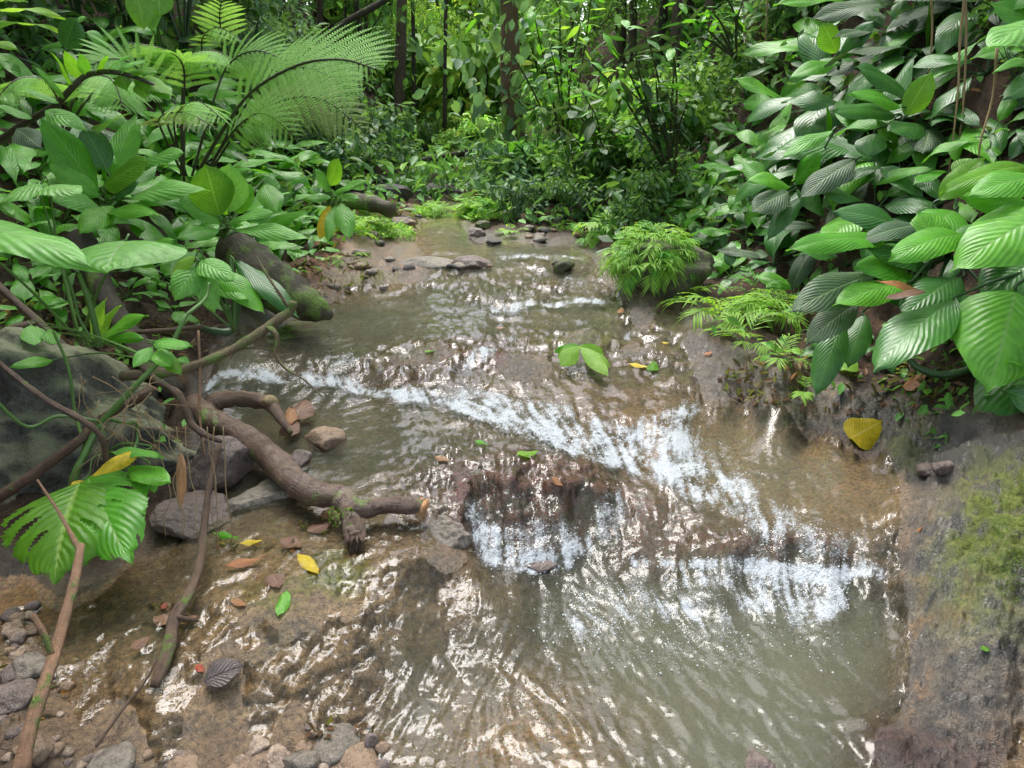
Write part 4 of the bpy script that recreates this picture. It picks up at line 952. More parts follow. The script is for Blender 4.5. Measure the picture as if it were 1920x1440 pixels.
tag(tube_obj('fallen_branch', [P(770,312,10.5), P(800,300,10.5), P(855,290,10.5), P(880,284,10.4), P(925,290,10.4)], [.03,.045,.05,.02], M['darktrunk'], seg=7), 'dark fallen branch lying across the gap left of the buttressed tree', 'branch')
for i, (pts, r) in enumerate([([(1260,330,6.6),(1240,250,6.5),(1215,190,6.4)], .016),([(1262,330,6.6),(1262,250,6.5),(1250,170,6.5)], .016),([(1264,330,6.6),(1285,260,6.4),(1290,190,6.3)], .014),([(1255,320,6.6),(1215,280,6.5),(1180,235,6.4)], .012),([(1330,165,6.5),(1300,130,6.5),(1285,118,6.5),(1240,110,6.5)], .014),([(1440,230,6.2),(1400,180,6.2),(1360,140,6.3),(1300,95,6.4)], .013)]):
    pass
def cane_shrub(label, base, tips, leafL, n, mats, seed, rad=.014, shape='ellip', W=.42, cat='shrub', group=None):
    """canes from one foot, leaves along their outer ends, each leaf an object"""
    g = random.Random(seed); base = P(*base); t = thing('cane_shrub', base, label, cat, group); m = MB(); per = max(1, n//len(tips))
    paths = []
    for q in tips:
        e = P(*q)-base; mid_ = e*.5+Vector((g.uniform(-.06,.06), g.uniform(-.06,.06), .12*e.length)); pts = smooth_path([(0,0,0), mid_, e], 6); m.tube(pts, [rad, rad*.35], 6); paths.append(pts)
    link('stem', m.mesh('stem', M['rachis']), parent=t)
    for pts in paths:
        for i in range(per):
            f = 1-(i/per)**1.3*.75; k_ = min(int(f*(len(pts)-1)), len(pts)-2); p = pts[k_].lerp(pts[k_+1], g.random()); a = i*2.4+g.uniform(-.5,.5); el = g.uniform(-.7, .5)
            L = leafL*g.uniform(.6, 1.2); d = Vector((math.cos(a)*math.cos(el), math.sin(a)*math.cos(el), math.sin(el)))
            mt = g.choice(mats); me = leaf_mesh(mt, W=W, nu=4, nv=7, shape=shape, droop=g.choice((.3,.6,.9)), fold=.3, seed=g.randint(0,2))
            o = link('leaf', me, parent=t); mt3, _ = orient(Vector((0,0,0)), d, Vector((g.uniform(-.3,.3), g.uniform(-.3,.3), 1)))
            o.matrix_basis = Matrix.Translation(p) @ mt3.to_4x4() @ Matrix.Scale(L, 4)
    return t
cs = [
 ('large leaved shrub with whorls of oval leaves left of the right slope', (1255,335,6.7), [(1130,60,6.2),(1170,35,6.4),(1215,70,6.3),(1260,80,6.2),(1160,150,6.3),(1100,110,6.5),(1230,150,6.2),(1190,100,6.1),(1280,40,6.6)], .19, 100, ('mid','dull','dark')),
 ('bare dark canes with few leaves in front of the right slope', (1265,330,6.4), [(1215,190,6.2),(1250,170,6.3),(1290,190,6.1),(1180,235,6.3),(1235,200,6.2)], .15, 36, ('dark','dull')),
 ('shrub with long pointed leaves hanging over the middle of the stream bank', (1130,350,7.5), [(1060,190,7.2),(1090,170,7.1),(1040,230,7.3),(1110,210,7.1),(1150,230,7.0),(1080,260,7.2)], .24, 48, ('mid','dull')),
 ('tall leafy shrub above the right slope at the top', (1380,110,7.2), [(1320,10,7.0),(1350,-20,7.0),(1290,30,7.1),(1400,-10,7.0),(1300,70,7.0),(1260,0,7.2)], .17, 60, ('mid','mid','dull')),
 ('young shrub with pale leaves between buttressed tree and right slope', (1010,350,8.4), [(985,260,8.1),(1010,250,8.1),(1040,270,8.1),(960,265,8.0),(990,290,8.0)], .18, 36, ('mid','pale')),
 ('dull broad leaved shrub in front of the pair of thin stems', (1180,360,7.2), [(1120,270,6.9),(1150,250,6.9),(1180,280,6.8),(1210,290,6.8),(1140,310,6.8)], .2, 44, ('dull','mid')),
 ('shrub with light leaves arching over the top middle', (1060,300,9), [(1000,20,8.4),(1050,0,8.3),(1090,40,8.2),(1030,80,8.3),(1110,-20,8.3),(880,20,8.8),(1060,110,8.2)], .2, 84, ('mid','mid','lime')),
]
for i, (lab, b0, tips, L, n, mats) in enumerate(cs): cane_shrub(lab, b0, tips, L, n, mats, 60+i)

# unseen tall trees, added so gaps in their canopy break up the sky light
CAN = []
for s_ in (71, 72, 73):
    g = np.random.RandomState(s_); cl = [(g.uniform(-2.6,2.6), g.uniform(-2.6,2.6), g.uniform(-.5,.7), g.uniform(.5,1.0), g.uniform(.5,1.0), .3) for _ in range(11)]
    p, o = ell_points(1150, cl, s_); CAN.append(cloud_mesh('crown', p, .24*g.uniform(.6,1.4,1150), leafcols(1150, *PAL['mid'], seed=s_), 'cloud', seed=s_, W=.45, droop=.3))
for i, (x, y, dx, h_) in enumerate([(-4.2,1.5,1.9,6.2),(4.3,2.4,-1.8,6.6),(-4.8,5.0,2.0,6.5),(4.9,6.0,-2.0,7.0),(-3.5,-2.2,1.6,6.5),(3.8,-1.8,-1.5,6.8),(-1.0,-4.5,.5,6.2),(-6.5,8.5,2.2,7.2),(6.3,9.5,-2.0,7.5)]):
    z = ground(x, max(y, -.5))-.2 if y > -.5 else .5
    t = thing('unseen_canopy_tree', (x, y, z), 'unseen tall tree added on the bank, its crown arching high over the stream', 'tree', 'unseen tall trees added over the stream')
    m = MB(); m.tube([(0,0,0), (.1*dx,0,h_*.5), (.5*dx,.1,h_*.8), (dx,.1,h_-z)], [.16,.13,.09,.05], 10, .06, i, sub=4)
    g_ = random.Random(i)
    for k_ in range(7): m.tube([(.5*dx,.1,h_*.75), (dx+g_.uniform(-1,1),g_.uniform(-1,1),h_-z-.3), (dx+g_.uniform(-2.4,2.4),g_.uniform(-2.4,2.4),h_-z)], [.05,.03,.01], 6, sub=3)
    link('trunk', m.mesh('trunk', M['trunk']), parent=t); tag(link('crown', CAN[i % 3], parent=t, loc=(dx,.1,h_-z), rot=(0,0,i*1.7)), kind='stuff')
# ------------------------------------------------------------------ broad-leaved rosettes of both banks
VAR = {}
def rosette(loc, L, n, mats, label, group=None, lean=(0,0), seed=0, spike=False, name='broad_leaf_plant', W=.38, pet=.35, shape='ellip', cat='plant', el0=1.35, el1=.35):
    g = random.Random(seed); t = thing(name, loc, label, cat, group)
    t.rotation_euler = (lean[0], lean[1], 0); W = g.choice((.31,.37,.44)); shape = g.choice(('ellip','ellip','ovate','obov'))
    for i in range(n):
        f = (i+.5)/n; a = i*2.39996+g.uniform(-.35,.35)+seed; el = el0-(el0-el1)*f**.8
        el = round(el*5)/5; v = g.randint(0, 2)
        mt = mats[0] if len(mats) == 1 else (mats[1] if (i == 0 and len(mats) > 2) else g.choice((mats[0], mats[0], mats[-1])))
        me = stalk_leaf(mt, 'stem' if mt in ('bright','pale','mid','lime') else 'darkstem', pet=pet, pang=el, parc=.45, rad=.018, W=W, nu=6, nv=11, shape=shape, droop=(.5,.85,1.2)[v], fold=(.35,.15,.25)[v], wave=(.03,.045,.025)[v], seed=v, twist=(.3,-.35,.1)[v])
        o = link('leaf', me, parent=t); s_ = L*g.uniform(.75, 1.15)*(.75 if i == 0 else 1)
        o.rotation_euler = (g.uniform(-.12,.12), g.uniform(-.15,.15), a-math.pi/2); o.scale = (s_*g.uniform(.85,1.15), s_, s_)
    if spike:
        m = MB(); m.tube([(0,0,0), (.01,0,.35*L), (.03,-.02,.75*L), (.03,-.02,1.0*L)], [.02*L,.03*L,.035*L,.004*L], 6, sub=3); tag(link('rolled_leaf', m.mesh('rolled_leaf', M['bright']), parent=t), label='rolled new leaf, pale yellow green')
    return t
def LW(u, v, px): # metres for a length in pixels at the ground seen there
    p = hit(u, v, False); return p, px/FPX*(p-cam.location).length
RL = 'right bank rosettes'; 
right_r = [ # u, v, leaf px, n, mats, spike
 (1490,410,120,9,('dark','bright','mid')),(1420,345,95,9,('mid','bright','mid')),(1345,330,85,8,('mid','mid')),(1330,400,70,8,('dark','mid')),(1560,330,130,10,('dark','bright','mid')),(1640,300,130,10,('dark','mid')),
 (1570,200,130,10,('dark','bright','dark')),(1500,230,100,9,('mid','bright','mid')),(1690,330,120,9,('dark','bright','dark')),(1730,230,120,8,('dark','mid')),(1640,140,120,9,('dark','dark')),(1740,110,110,8,('dull','dark')),
 (1560,100,100,8,('mid','dark')),(1480,130,85,8,('dark','mid')),(1620,30,110,8,('dark','mid')),(1720,20,110,8,('dark','dull')),(1830,30,120,8,('dull','dark')),(1400,260,80,8,('dark','mid')),(1280,380,70,8,('dark','mid')),
 (1270,450,70,7,('dull','mid')),(1400,450,90,8,('dark','mid')),(1560,440,110,8,('dull','dark')),(1640,400,120,8,('dark','mid')),(1450,500,90,8,('dark','dull')),(1200,400,60,8,('dark','mid')),(1120,420,50,7,('dark','dull')),
 (1850,140,110,7,('dark','dull')),(1790,330,90,5,('mid','dark')),(1540,10,90,8,('mid','mid')),(1450,50,70,8,('dark','mid')),(1060,410,50,7,('dark','dull')),(1000,425,42,7,('dark','mid')),(1160,465,50,6,('dull','dark')),(1370,520,70,6,('dark','mid')),(1500,560,90,6,('dark','mid')),
 (1430,400,80,8,('mid','mid')),(1620,220,110,8,('dark','dark')),(1530,290,110,8,('mid','dark')),(1900,60,120,6,('pale','dull')),(1680,80,100,7,('dark','dull')),(1350,280,60,8,('dark','mid')),(1590,500,100,7,('dark','dull')),(1800,240,100,6,('dark','mid')),(1860,260,90,6,('mid','dark')),(1750,400,100,7,('dark','mid')),(1880,330,90,6,('dark','dull')),(1690,470,90,7,('dark','mid')),(1560,650,50,6,('dark','mid')),(1650,650,60,6,('dark','mid')),(1830,450,100,6,('dark','mid')),(1780,60,90,7,('mid','dark')),(1240,480,45,6,('dark','mid')),(1330,450,60,7,('dark','mid')),(1440,300,80,8,('mid','dark')),(2000,700,150,7,('mid','dark')),(2100,500,140,8,('dark','mid')),(2020,350,130,8,('dark','mid')),(2080,200,120,8,('dark','dull')),(2200,350,150,8,('mid','dark')),(2000,100,120,8,('dark','mid')),(2200,100,130,8,('mid','dark')),(2180,650,150,7,('dark','mid')),(2300,500,160,8,('mid','dark')),(2120,850,140,6,('dark','mid')),(2300,800,160,7,('mid','mid')),(2100,20,120,8,('dark','mid'))]
for i, (u, v, px, n, mats) in enumerate(right_r):
    p, L = LW(u, v, px)
    rosette(p, L, n, mats, where(u, v, 'dark broad leaved plant' if mats[0] != 'mid' else 'green broad leaved plant', 6) or 'dark glossy broad leaved plant growing on the steep right bank', RL if u > 1300 else 'plants beside the far stream', lean=(.35, -.45), seed=100+i, spike=i in (4, 11))
left_r = [(430,420,105,8,('mid','bright','pale')),(200,400,125,9,('mid','bright','mid')),(330,330,95,8,('mid','bright','mid')),(420,310,100,8,('mid','mid')),(500,340,85,8,('mid','bright','mid')),(560,320,75,8,('mid','dark')),
 (520,400,85,8,('mid','pale')),(470,470,80,7,('mid','mid')),(300,460,85,7,('mid','dark')),(130,300,110,8,('mid','bright','mid')),(60,230,110,8,('dark','mid')),(270,230,95,8,('mid','bright','mid')),(150,110,95,8,('dark','mid')),
 (350,200,85,8,('mid','mid')),(450,240,80,8,('dark','mid')),(60,120,90,7,('dark','mid')),(250,140,80,7,('dark','mid')),(590,400,75,7,('mid','dark')),(380,380,90,7,('mid','pale')),(70,330,90,7,('mid','pale')),(620,290,60,7,('mid','dark')),
 (30,450,80,6,('mid','mid')),(540,460,70,7,('mid','pale')),(640,400,55,7,('mid','mid')),(480,290,75,7,('mid','bright','mid')),(20,60,90,7,('dark','mid')),(200,180,90,7,('mid','mid')),(110,500,70,6,('mid','dark')),(360,480,70,6,('mid','mid')),(560,270,60,7,('dark','mid')),
 (690,360,45,7,('mid','mid')),(740,350,40,7,('dark','mid')),(250,320,100,7,('mid','pale')),(20,280,100,7,('mid','pale')),(160,230,90,7,('mid','bright','mid')),(420,180,70,7,('mid','dark')),(300,270,100,8,('mid','mid')),
 (40,380,110,8,('mid','pale')),(120,420,100,7,('mid','pale')),(260,400,100,8,('mid','mid')),(340,420,90,7,('mid','pale')),(500,440,80,7,('mid','mid')),(560,420,75,7,('mid','pale')),(390,340,95,8,('mid','bright','mid')),(460,330,85,8,('mid','pale')),(600,350,65,7,('mid','mid')),
 (90,200,100,8,('mid','bright','mid')),(220,120,85,7,('mid','mid')),(330,130,80,7,('mid','bright','mid')),(400,250,90,8,('mid','bright','mid')),(530,300,70,7,('mid','mid')),(300,540,60,6,('mid','pale')),(60,540,60,6,('mid','mid')),(230,500,70,6,('dark','mid')),(580,480,55,6,('mid','dark')),(180,60,80,7,('dark','mid')),(20,180,90,7,('mid','mid')),(650,340,50,7,('mid','mid')),(500,210,70,7,('mid','dark')),(240,560,60,7,('mid','pale')),(120,570,60,7,('mid','mid')),(330,590,50,6,('mid','pale')),(50,590,60,6,('mid','mid')),(20,500,80,7,('mid','pale')),(280,510,70,7,('mid','mid')),(410,570,50,6,('mid','mid')),(200,520,65,7,('mid','dark')),(350,540,60,7,('mid','mid')),(90,450,90,7,('mid','mid')),(160,350,90,7,('mid','pale')),(460,540,45,6,('mid','mid')),(320,490,70,7,('mid','mid'))]
for i, (u, v, px, n, mats) in enumerate(left_r):
    p, L = LW(u, v, px)
    rosette(p, L, n, mats, where(u, v, 'bright broad leaved plant' if mats[0] != 'dark' else 'dark broad leaved plant', 6) or 'bright green broad leaved plant among others on the left bank', 'left bank rosettes', lean=(.25, .2), seed=300+i, spike=i in (1,))

# ------------------------------------------------------------------ ferns
def pinna_mesh(seed, mat, n=24, ln=.10):
    g = random.Random(seed); m = MB(); V_, F_, UV_ = [], [], []
    def cz(t): return -.22*t*t
    for i in range(n+1):
        t = i/n
        for sx in (-1, 1): V_.append((sx*.008*(1-t*.8), t, cz(t))); UV_.append((.5, .5))
    for i in range(n): F_.append((2*i, 2*i+1, 2*i+3, 2*i+2))
    for i in range(n):
        t = (i+.3)/n; l = ln*(math.sin(math.pi*min(1, (t*.93+.12)))**.6)*(1-t*.35); w = .52/n
        for sx in (-1, 1):
            b0 = len(V_); z = cz(t)
            V_ += [(0, t-w*.6, z), (sx*l*.6, t+l*.16-w*.5, z-.02*l), (sx*l, t+l*.34, z-.15*l), (sx*l*.6, t+l*.16+w*.75, z-.03*l), (0, t+w*.8, z)]; UV_ += [(.3, .5)]*5
            F_.append((b0, b0+1, b0+2, b0+3, b0+4) if sx > 0 else (b0+4, b0+3, b0+2, b0+1, b0))
    m.add(V_, F_, UV_); return m.mesh('pinna', M[mat])
PIN = {'fern': [pinna_mesh(1, 'fern'), pinna_mesh(2, 'fern', 26)], 'fernold': [pinna_mesh(3, 'fernold')]}
def frond(parent, pts, plen, n=22, mat='fern', r=.006, t0=.2, down=.25, up=(0,0,1), seed=0, fwd=.45, label=None):
    g = random.Random(seed); pts = smooth_path([Vector(p)-parent.location for p in pts], 8)
    fr_ = link('frond', MB().tube(pts, [r, r*.3], 5).mesh('frond', M['rachis']), parent=parent)
    if label: fr_['label'] = label
    _, Tn, _ = frames(pts)
    for i in range(n):
        f = i/(n-1); t = t0+(1-t0)*f**.9*.985; x = t*(len(pts)-1); k_ = min(int(x), len(pts)-2); p = pts[k_].lerp(pts[k_+1], x-k_); T_ = Tn[k_].lerp(Tn[k_+1], x-k_).normalized()
        side = T_.cross(Vector(up)); side.normalize(); nn = side.cross(T_).normalized()
        env = (math.sin(math.pi*(.18+.80*f))**.7)*(1-.25*f) if f < 1 else .1
        for sx in (-1, 1):
            d = (side*sx+T_*(fwd+.5*f)-nn*down*g.uniform(.7,1.3)).normalized(); mt3, _ = orient(Vector((0,0,0)), d, nn)
            o = link('pinna', PIN[mat][i % len(PIN[mat])], parent=fr_); s_ = plen*env*g.uniform(.93,1.05)
            o.matrix_basis = Matrix.Translation(p) @ mt3.to_4x4() @ Matrix.Scale(s_, 4)
    return fr_
base = P(365,340,4.6)
f1 = thing('tree_fern', base, 'large feathery fern arching over the stream from the left bank', 'fern')
frond(f1, [P(365,335,4.5), P(420,240,4.4), P(475,170,4.3), P(560,122,4.1), P(640,112,3.95), P(700,128,3.8)], .44, 19, 'fern', .012, .30, .08, up=(0,-.9,.7), seed=1, label='widest pale green frond reaching out to the stream')
frond(f1, [P(395,320,4.7), P(450,240,4.6), P(510,195,4.5), P(600,185,4.4), P(690,250,4.3)], .30, 18, 'fernold', .008, .35, .12, up=(0,-.9,.7), seed=2, label='lower yellowing frond')
frond(f1, [P(345,340,4.8), P(345,200,4.8), P(342,120,4.7), P(300,90,4.6), P(235,80,4.4)], .30, 22, 'fern', .009, .35, .2, seed=3)
frond(f1, [P(340,330,4.9), P(342,180,4.9), P(350,110,4.9), P(400,95,4.8), P(452,122,4.7)], .28, 20, 'fern', .009, .4, .3, seed=4)
frond(f1, [P(350,330,4.6), P(330,260,4.5), P(330,215,4.4), P(370,190,4.3), P(420,225,4.2)], .28, 18, 'fern', .008, .4, .3, seed=5)
frond(f1, [P(345,330,4.5), P(310,260,4.4), P(300,220,4.3), P(350,212,4.2), P(405,240,4.1)], .2, 16, 'fernold', .008, .4, .3, seed=6)
frond(f1, [P(385,330,4.9), P(440,230,4.8), P(500,150,4.7), P(580,128,4.6), P(672,178,4.5)], .38, 18, 'fern', .009, .3, .1, up=(0,-.9,.7), seed=21)
frond(f1, [P(380,340,4.6), P(420,270,4.5), P(460,225,4.4), P(500,215,4.3), P(560,262,4.2)], .26, 16, 'fern', .008, .3, .12, up=(0,-.9,.7), seed=22)
frond(f1, [P(360,330,4.7), P(400,190,4.7), P(430,120,4.7), P(480,95,4.6), P(540,115,4.5)], .28, 16, 'fern', .008, .35, .12, up=(0,-.9,.7), seed=23)
frond(f1, [P(350,330,4.5), P(300,200,4.4), P(260,130,4.3), P(210,110,4.2), P(150,130,4.1)], .28, 16, 'fern', .008, .35, .12, up=(0,-.9,.7), seed=24)
f2 = thing('fern', P(60,300,4.0), 'fern with arching fronds behind the ginger stem at the left edge', 'fern')
frond(f2, [P(120,260,4.0), P(110,190,4.0), P(80,150,3.9), P(30,150,3.8), P(-20,200,3.7)], .3, 20, 'fern', .008, .25, .3, seed=7)
frond(f2, [P(120,260,4.0), P(140,180,4.0), P(170,145,3.9), P(210,150,3.8), P(232,205,3.7)], .28, 20, 'fern', .008, .25, .45, seed=8)
frond(f2, [P(120,260,4.0), P(160,190,4.0), P(210,150,4.0), P(255,150,3.9), P(280,185,3.8)], .22, 16, 'fern', .008, .3, .4, seed=9)
f3 = thing('fern', P(420,120,6.8), 'small fern with curled frond tips at the top left wood edge', 'fern')
frond(f3, [P(420,120,6.8), P(415,70,6.8), P(412,30,6.7), P(415,0,6.6)], .3, 10, 'fern', .01, .2, .1, seed=10)
frond(f3, [P(380,110,6.8), P(380,70,6.7), P(410,52,6.6), P(455,78,6.4)], .25, 14, 'fern', .008, .2, .4, seed=11)
f4 = thing('fern', P(560,150,9), 'feathery fern behind the arching fronds at the wood edge', 'fern')
for q, s_ in (((520,120),12), ((600,130),13)): frond(f4, [P(560,190,9), P(556,140,9), P(q[0],q[1],8.8), P(q[0]*2-560,q[1]+30,8.6)], .3, 12, 'fernold', .01, .2, .3, seed=s_)

# ------------------------------------------------------------------ fine-leaved tufts
def sprig_mesh(seed, mat='lime', n=13, ll=.6, w=.06, arc=1.3, pairs=True):
    g = random.Random(seed); m = MB(); pts = []; y = z = 0; a = 1.35; K = 7
    for i in range(K+1): pts.append(Vector((0, y, z))); a_ = a-arc*i/K; y += math.cos(a_)/K; z += math.sin(a_)/K
    m.tube(pts, [.012, .005], 4, mi=1)
    for i in range(n):
        f = .35+.65*(i//2*2+1)/n; f = min(f, 1); x = f*K; k_ = min(int(x), K-1); p = pts[k_].lerp(pts[k_+1], min(1, x-k_)); sx = 1 if i % 2 else -1
        dt = (pts[k_+1]-pts[k_]).normalized(); spread = 1.0-.5*f
        d = (Vector((sx*spread, 0, 0))+dt*.9+Vector((0, 0, -.15+g.uniform(-.2,.2)))).normalized(); mt3, _ = orient(Vector((0,0,0)), d, Vector((0,-.2,1)))
        V_, F_, UV_ = leaf_data(W=w/ll, nu=2, nv=5, shape='lance', droop=.7, fold=.3, seed=i)
        m.add(V_, F_, UV_, mat=Matrix.Translation(p) @ mt3.to_4x4() @ Matrix.Scale(ll*g.uniform(.8,1.1), 4))
    return m.mesh('sprig', [M[mat], M['stem']])
SPR = [sprig_mesh(s, 'lime') for s in (1, 2, 3)]; SPM = [sprig_mesh(s, 'mid', ll=.5) for s in (4, 5)]
SPF = [sprig_mesh(s, 'lime', n=9, ll=.5, w=.15) for s in (6, 7)]
def tuft(loc, n, L, label, group=None, meshes=None, seed=0, lean=0., name='leafy_tuft', spread=.25, lo=.0):
    g = random.Random(seed); t = thing(name, loc, label, 'plant', group)
    for i in range(n):
        o = link('sprig', g.choice(meshes or SPR), parent=t); a = g.uniform(0, 6.28); s_ = L*g.uniform(.6, 1.15)
        o.location = (math.cos(a)*spread*L*g.random(), math.sin(a)*spread*L*g.random(), 0)
        o.rotation_euler = (g.uniform(-.9, .25)+lo, 0, a-math.pi/2); o.rotation_mode = 'XYZ'; o.scale = (s_,)*3
    return t
# bush on its mossy rock
pb_ = hit(1240, 560, False); pb_.y += .25; pb_.z = ground(pb_.x, pb_.y)
rk = link('mossy_rock', rock_mesh(50, 4, 8, .08, .42, .3, .22), M['mossrock'], loc=pb_+Vector((.05,0,.06))); tag(rk, 'mossy rock under the bright fine leaved bush at the right edge of the stream', 'rock')
g_ = random.Random(5); t = thing('fine_leaved_bush', pb_+Vector((-.02,-.05,.05)), 'bright lime green bush with narrow leaves growing on the mossy rock in the stream', 'bush')
for i in range(190):
    o = link('sprig', g_.choice(SPR+SPR+SPM), parent=t); a = g_.uniform(0, 6.28); rr_ = math.sqrt(g_.random())
    o.location = (math.cos(a)*.21*rr_-.02, math.sin(a)*.15*rr_-.05, .19*(1-rr_*rr_)+.03); o.rotation_euler = (g_.uniform(-1.7, -.2)*rr_, 0, a-math.pi/2+g_.uniform(-.4,.4)); o.scale = (g_.uniform(.08,.18),)*3
for i, (u, v, px, n, ms, lab) in enumerate([
  (1345,600,75,12,SPR,'light green ferny tuft left of the big leaves, nearest the stream'),(1400,650,70,10,SPR,'light green tuft on the muddy ledge below the bush'),(1440,590,80,12,SPR,'dense ferny tuft in front of the leafy slope'),(1490,620,80,10,SPR,'fine leaved tuft beneath the hanging dull leaves'),
  (1420,560,60,8,SPM,'darker tuft behind the ferny ones'),(1505,745,45,6,SPF,'small star shaped seedling on the mud right of the rock step'),(1460,680,50,7,SPR,'little tuft at the foot of the hanging leaf'),(1540,590,60,8,SPM,'green tuft hidden under the large leaves'),
  (1300,560,55,8,SPR,'tuft beside the bright bush on its right'),(1130,440,55,10,SPF,'broad tuft left of the bright bush by the water'),(1100,455,45,8,SPM,'dark tuft at the far pool edge'),
  (830,402,40,18,SPR,'light green tuft on the grassy islet in the far stream'),(895,405,45,18,SPF,'second tuft on the grassy islet nearest the water'),(925,395,45,16,SPR,'tuft at the back of the grassy islet'),(800,398,26,12,SPR,'small tuft on the far bend of the stream'),(790,408,26,8,SPR,'low tuft at the left of the islet'),(930,405,45,16,SPM,'dark tuft right of the islet'),
  (690,430,50,14,SPR,'light tuft on the left gravel bank'),(650,445,55,10,SPR,'tuft behind the half sunken log'),(730,440,35,12,SPR,'low mossy tuft on the gravel bank'),(650,490,30,6,SPR,'tiny tuft on the flat rocks at left'),(1035,430,35,8,SPR,'tiny tuft among far stones'),(960,440,30,8,SPF,'tiny tuft at the right of the far run'),
  (1590,560,60,7,SPM,'dark tuft behind the broad leaves')]):
    p, L = LW(u, v, px); tuft(p, n, L, lab, None, ms, 400+i)
# moss and small herbs
def herbs(name, label, regions, n, size, pal, seed, h_=.02, mat='cloudbright'):
    g = np.random.RandomState(seed); pts = []
    for i in range(n):
        u0, v0, ru, rv = regions[g.randint(len(regions))]; r_ = math.sqrt(g.rand()); a = g.rand()*6.28; p = hit(u0+ru*r_*math.cos(a), v0+rv*r_*math.sin(a), False); pts.append((p.x, p.y, p.z+g.rand()*h_))
    o = link(name, cloud_mesh(name, np.array(pts), size*g.uniform(.5,1.3,n), leafcols(n, *PAL[pal], seed=seed), mat, seed=seed, W=.35, droop=-.4)); tag(o, kind='stuff', label=label)
herbs('grass', 'short light herbs on the islet and gravel bank', [(900,408,40,8),(700,430,60,18),(735,440,40,10),(800,402,25,6)], 1300, .05, 'lit', 77, .05)
herbs('fallen_leaves', 'brown leaf litter on the banks', [(620,500,60,50),(700,400,60,20),(300,640,120,40),(100,600,120,60),(1450,700,120,60),(1750,350,150,150),(1560,350,150,100),(730,420,60,20),(1200,430,100,40),(60,1330,80,100)], 1400, .06, 'dim', 78, .01, 'cloud') if False else None
PAL['litter'] = ((.09,.045,.025), (.22,.12,.07)); PAL['moss'] = ((.09,.17,.02),(.17,.28,.04))
herbs('fallen_leaves', 'brown leaf litter on the banks', [(620,510,70,45),(700,400,60,20),(300,640,120,40),(100,600,120,60),(1450,720,100,40),(1800,320,120,180),(1560,350,150,100),(730,420,60,20),(1200,430,100,40),(1700,720,120,40),(1400,100,100,120)], 1500, .055, 'litter', 78, .01, 'cloud')
herbs('moss', 'bright green moss on the rocks', [(1890,950,50,60),(1860,1020,70,60),(1905,1080,40,50),(1820,1060,90,80)], 3200, .006, 'moss', 79, .002)

# hanging roots on the right slope
for i, pts in enumerate([[(1812,-30,4.2),(1800,80,4.2),(1796,180,4.15),(1778,330,4.1)],[(1808,-30,4.25),(1812,60,4.25),(1806,200,4.2),(1790,320,4.1)],[(1870,90,3.9),(1862,180,3.9),(1840,260,3.85),(1835,300,3.85)],[(1745,-20,4.6),(1748,60,4.6),(1740,160,4.6)],[(1440,-20,7),(1436,60,7),(1430,180,7)]]):
    tag(tube_obj('hanging_root', [P(*q) for q in pts], [.008,.006,.004], M['pstem'], seg=5), 'thin brown root hanging down the right slope', 'root', 'roots hanging on the right slope')
# ------------------------------------------------------------------ near plants, leaf by leaf
def near_plant(label, root, leaves, name='broad_leaf_plant', cat='plant', stem='darkstem', srad=.012):
    t = thing(name, P(*root), label, cat)
    for q in leaves:
        b0, e0, wpx, mt = q[:4]; kw = dict(q[4]) if len(q) > 4 else {}
        bb, ee = P(*b0), P(*e0); L = (ee-bb).length
        mid_ = (bb+ee)/2; W = wpx/FPX*(mid_-cam.location).length/L
        up = kw.pop('up', None)
        if up is None: 
            tocam = (cam.location-mid_).normalized(); up = (tocam*.8+Vector((0,0,.8))).normalized()
        roll = kw.pop('roll', 0.); kw.setdefault('droop', .5); kw.setdefault('fold', .18); kw.setdefault('wave', .025); st = kw.pop('stem', True); sm = kw.pop('smat', stem)
        kw.setdefault('nu', 8); kw.setdefault('nv', 18); o = put_leaf(bb, ee, mt, t, W=W, roll=roll, up=up, **kw)
        if st:
            r0 = t.location; m = MB(); mid2 = (r0+bb)/2+Vector((0,0,.03)); dd = (bb-ee).normalized()
            m.tube([Vector((0,0,0)), mid2-r0, bb-r0+dd*.03, bb-r0-dd*.004], [srad, srad*.6, srad*.5], 6, sub=4); link('stem', m.mesh('stem', M[sm]), parent=t)
    return t
g1 = near_plant('large glossy plant with big ribbed leaves hanging over the pool at the right edge', (1990,500,3.05), [
  ((1905,545,2.85),(1850,737,2.62),150,'mid',dict(shape='ovate',droop=.55,fold=.12,roll=-.1,pleat=.004,npl=12)),
  ((1790,562,2.95),(1640,702,2.72),92,'dark',dict(droop=.5,fold=.2,roll=.2,seed=3,pleat=.004,npl=12)),
  ((1985,395,2.8),(1782,516,2.75),120,'mid',dict(shape='ovate',droop=.7,fold=.15,seed=2,pleat=.004,npl=12)),
  ((1960,330,2.95),(1815,372,2.9),60,'mid',dict(seed=4)),
  ((1930,310,3.1),(1760,372,3.0),44,'bright',dict(seed=5,droop=.6)),
  ((1940,600,2.95),(1872,858,2.55),110,'dark',dict(seed=6,droop=.3,shape='ellip')),
  ((1950,400,3.0),(1800,372,3.05),70,'mid',dict(seed=7)),
  ((1960,480,3.05),(1840,560,3.0),90,'dark',dict(seed=8)),
  ((1900,470,3.1),(1780,450,3.1),80,'dark',dict(seed=1)),
  ((1960,560,3.1),(1930,640,2.95),80,'dark',dict(seed=2))], srad=.012)
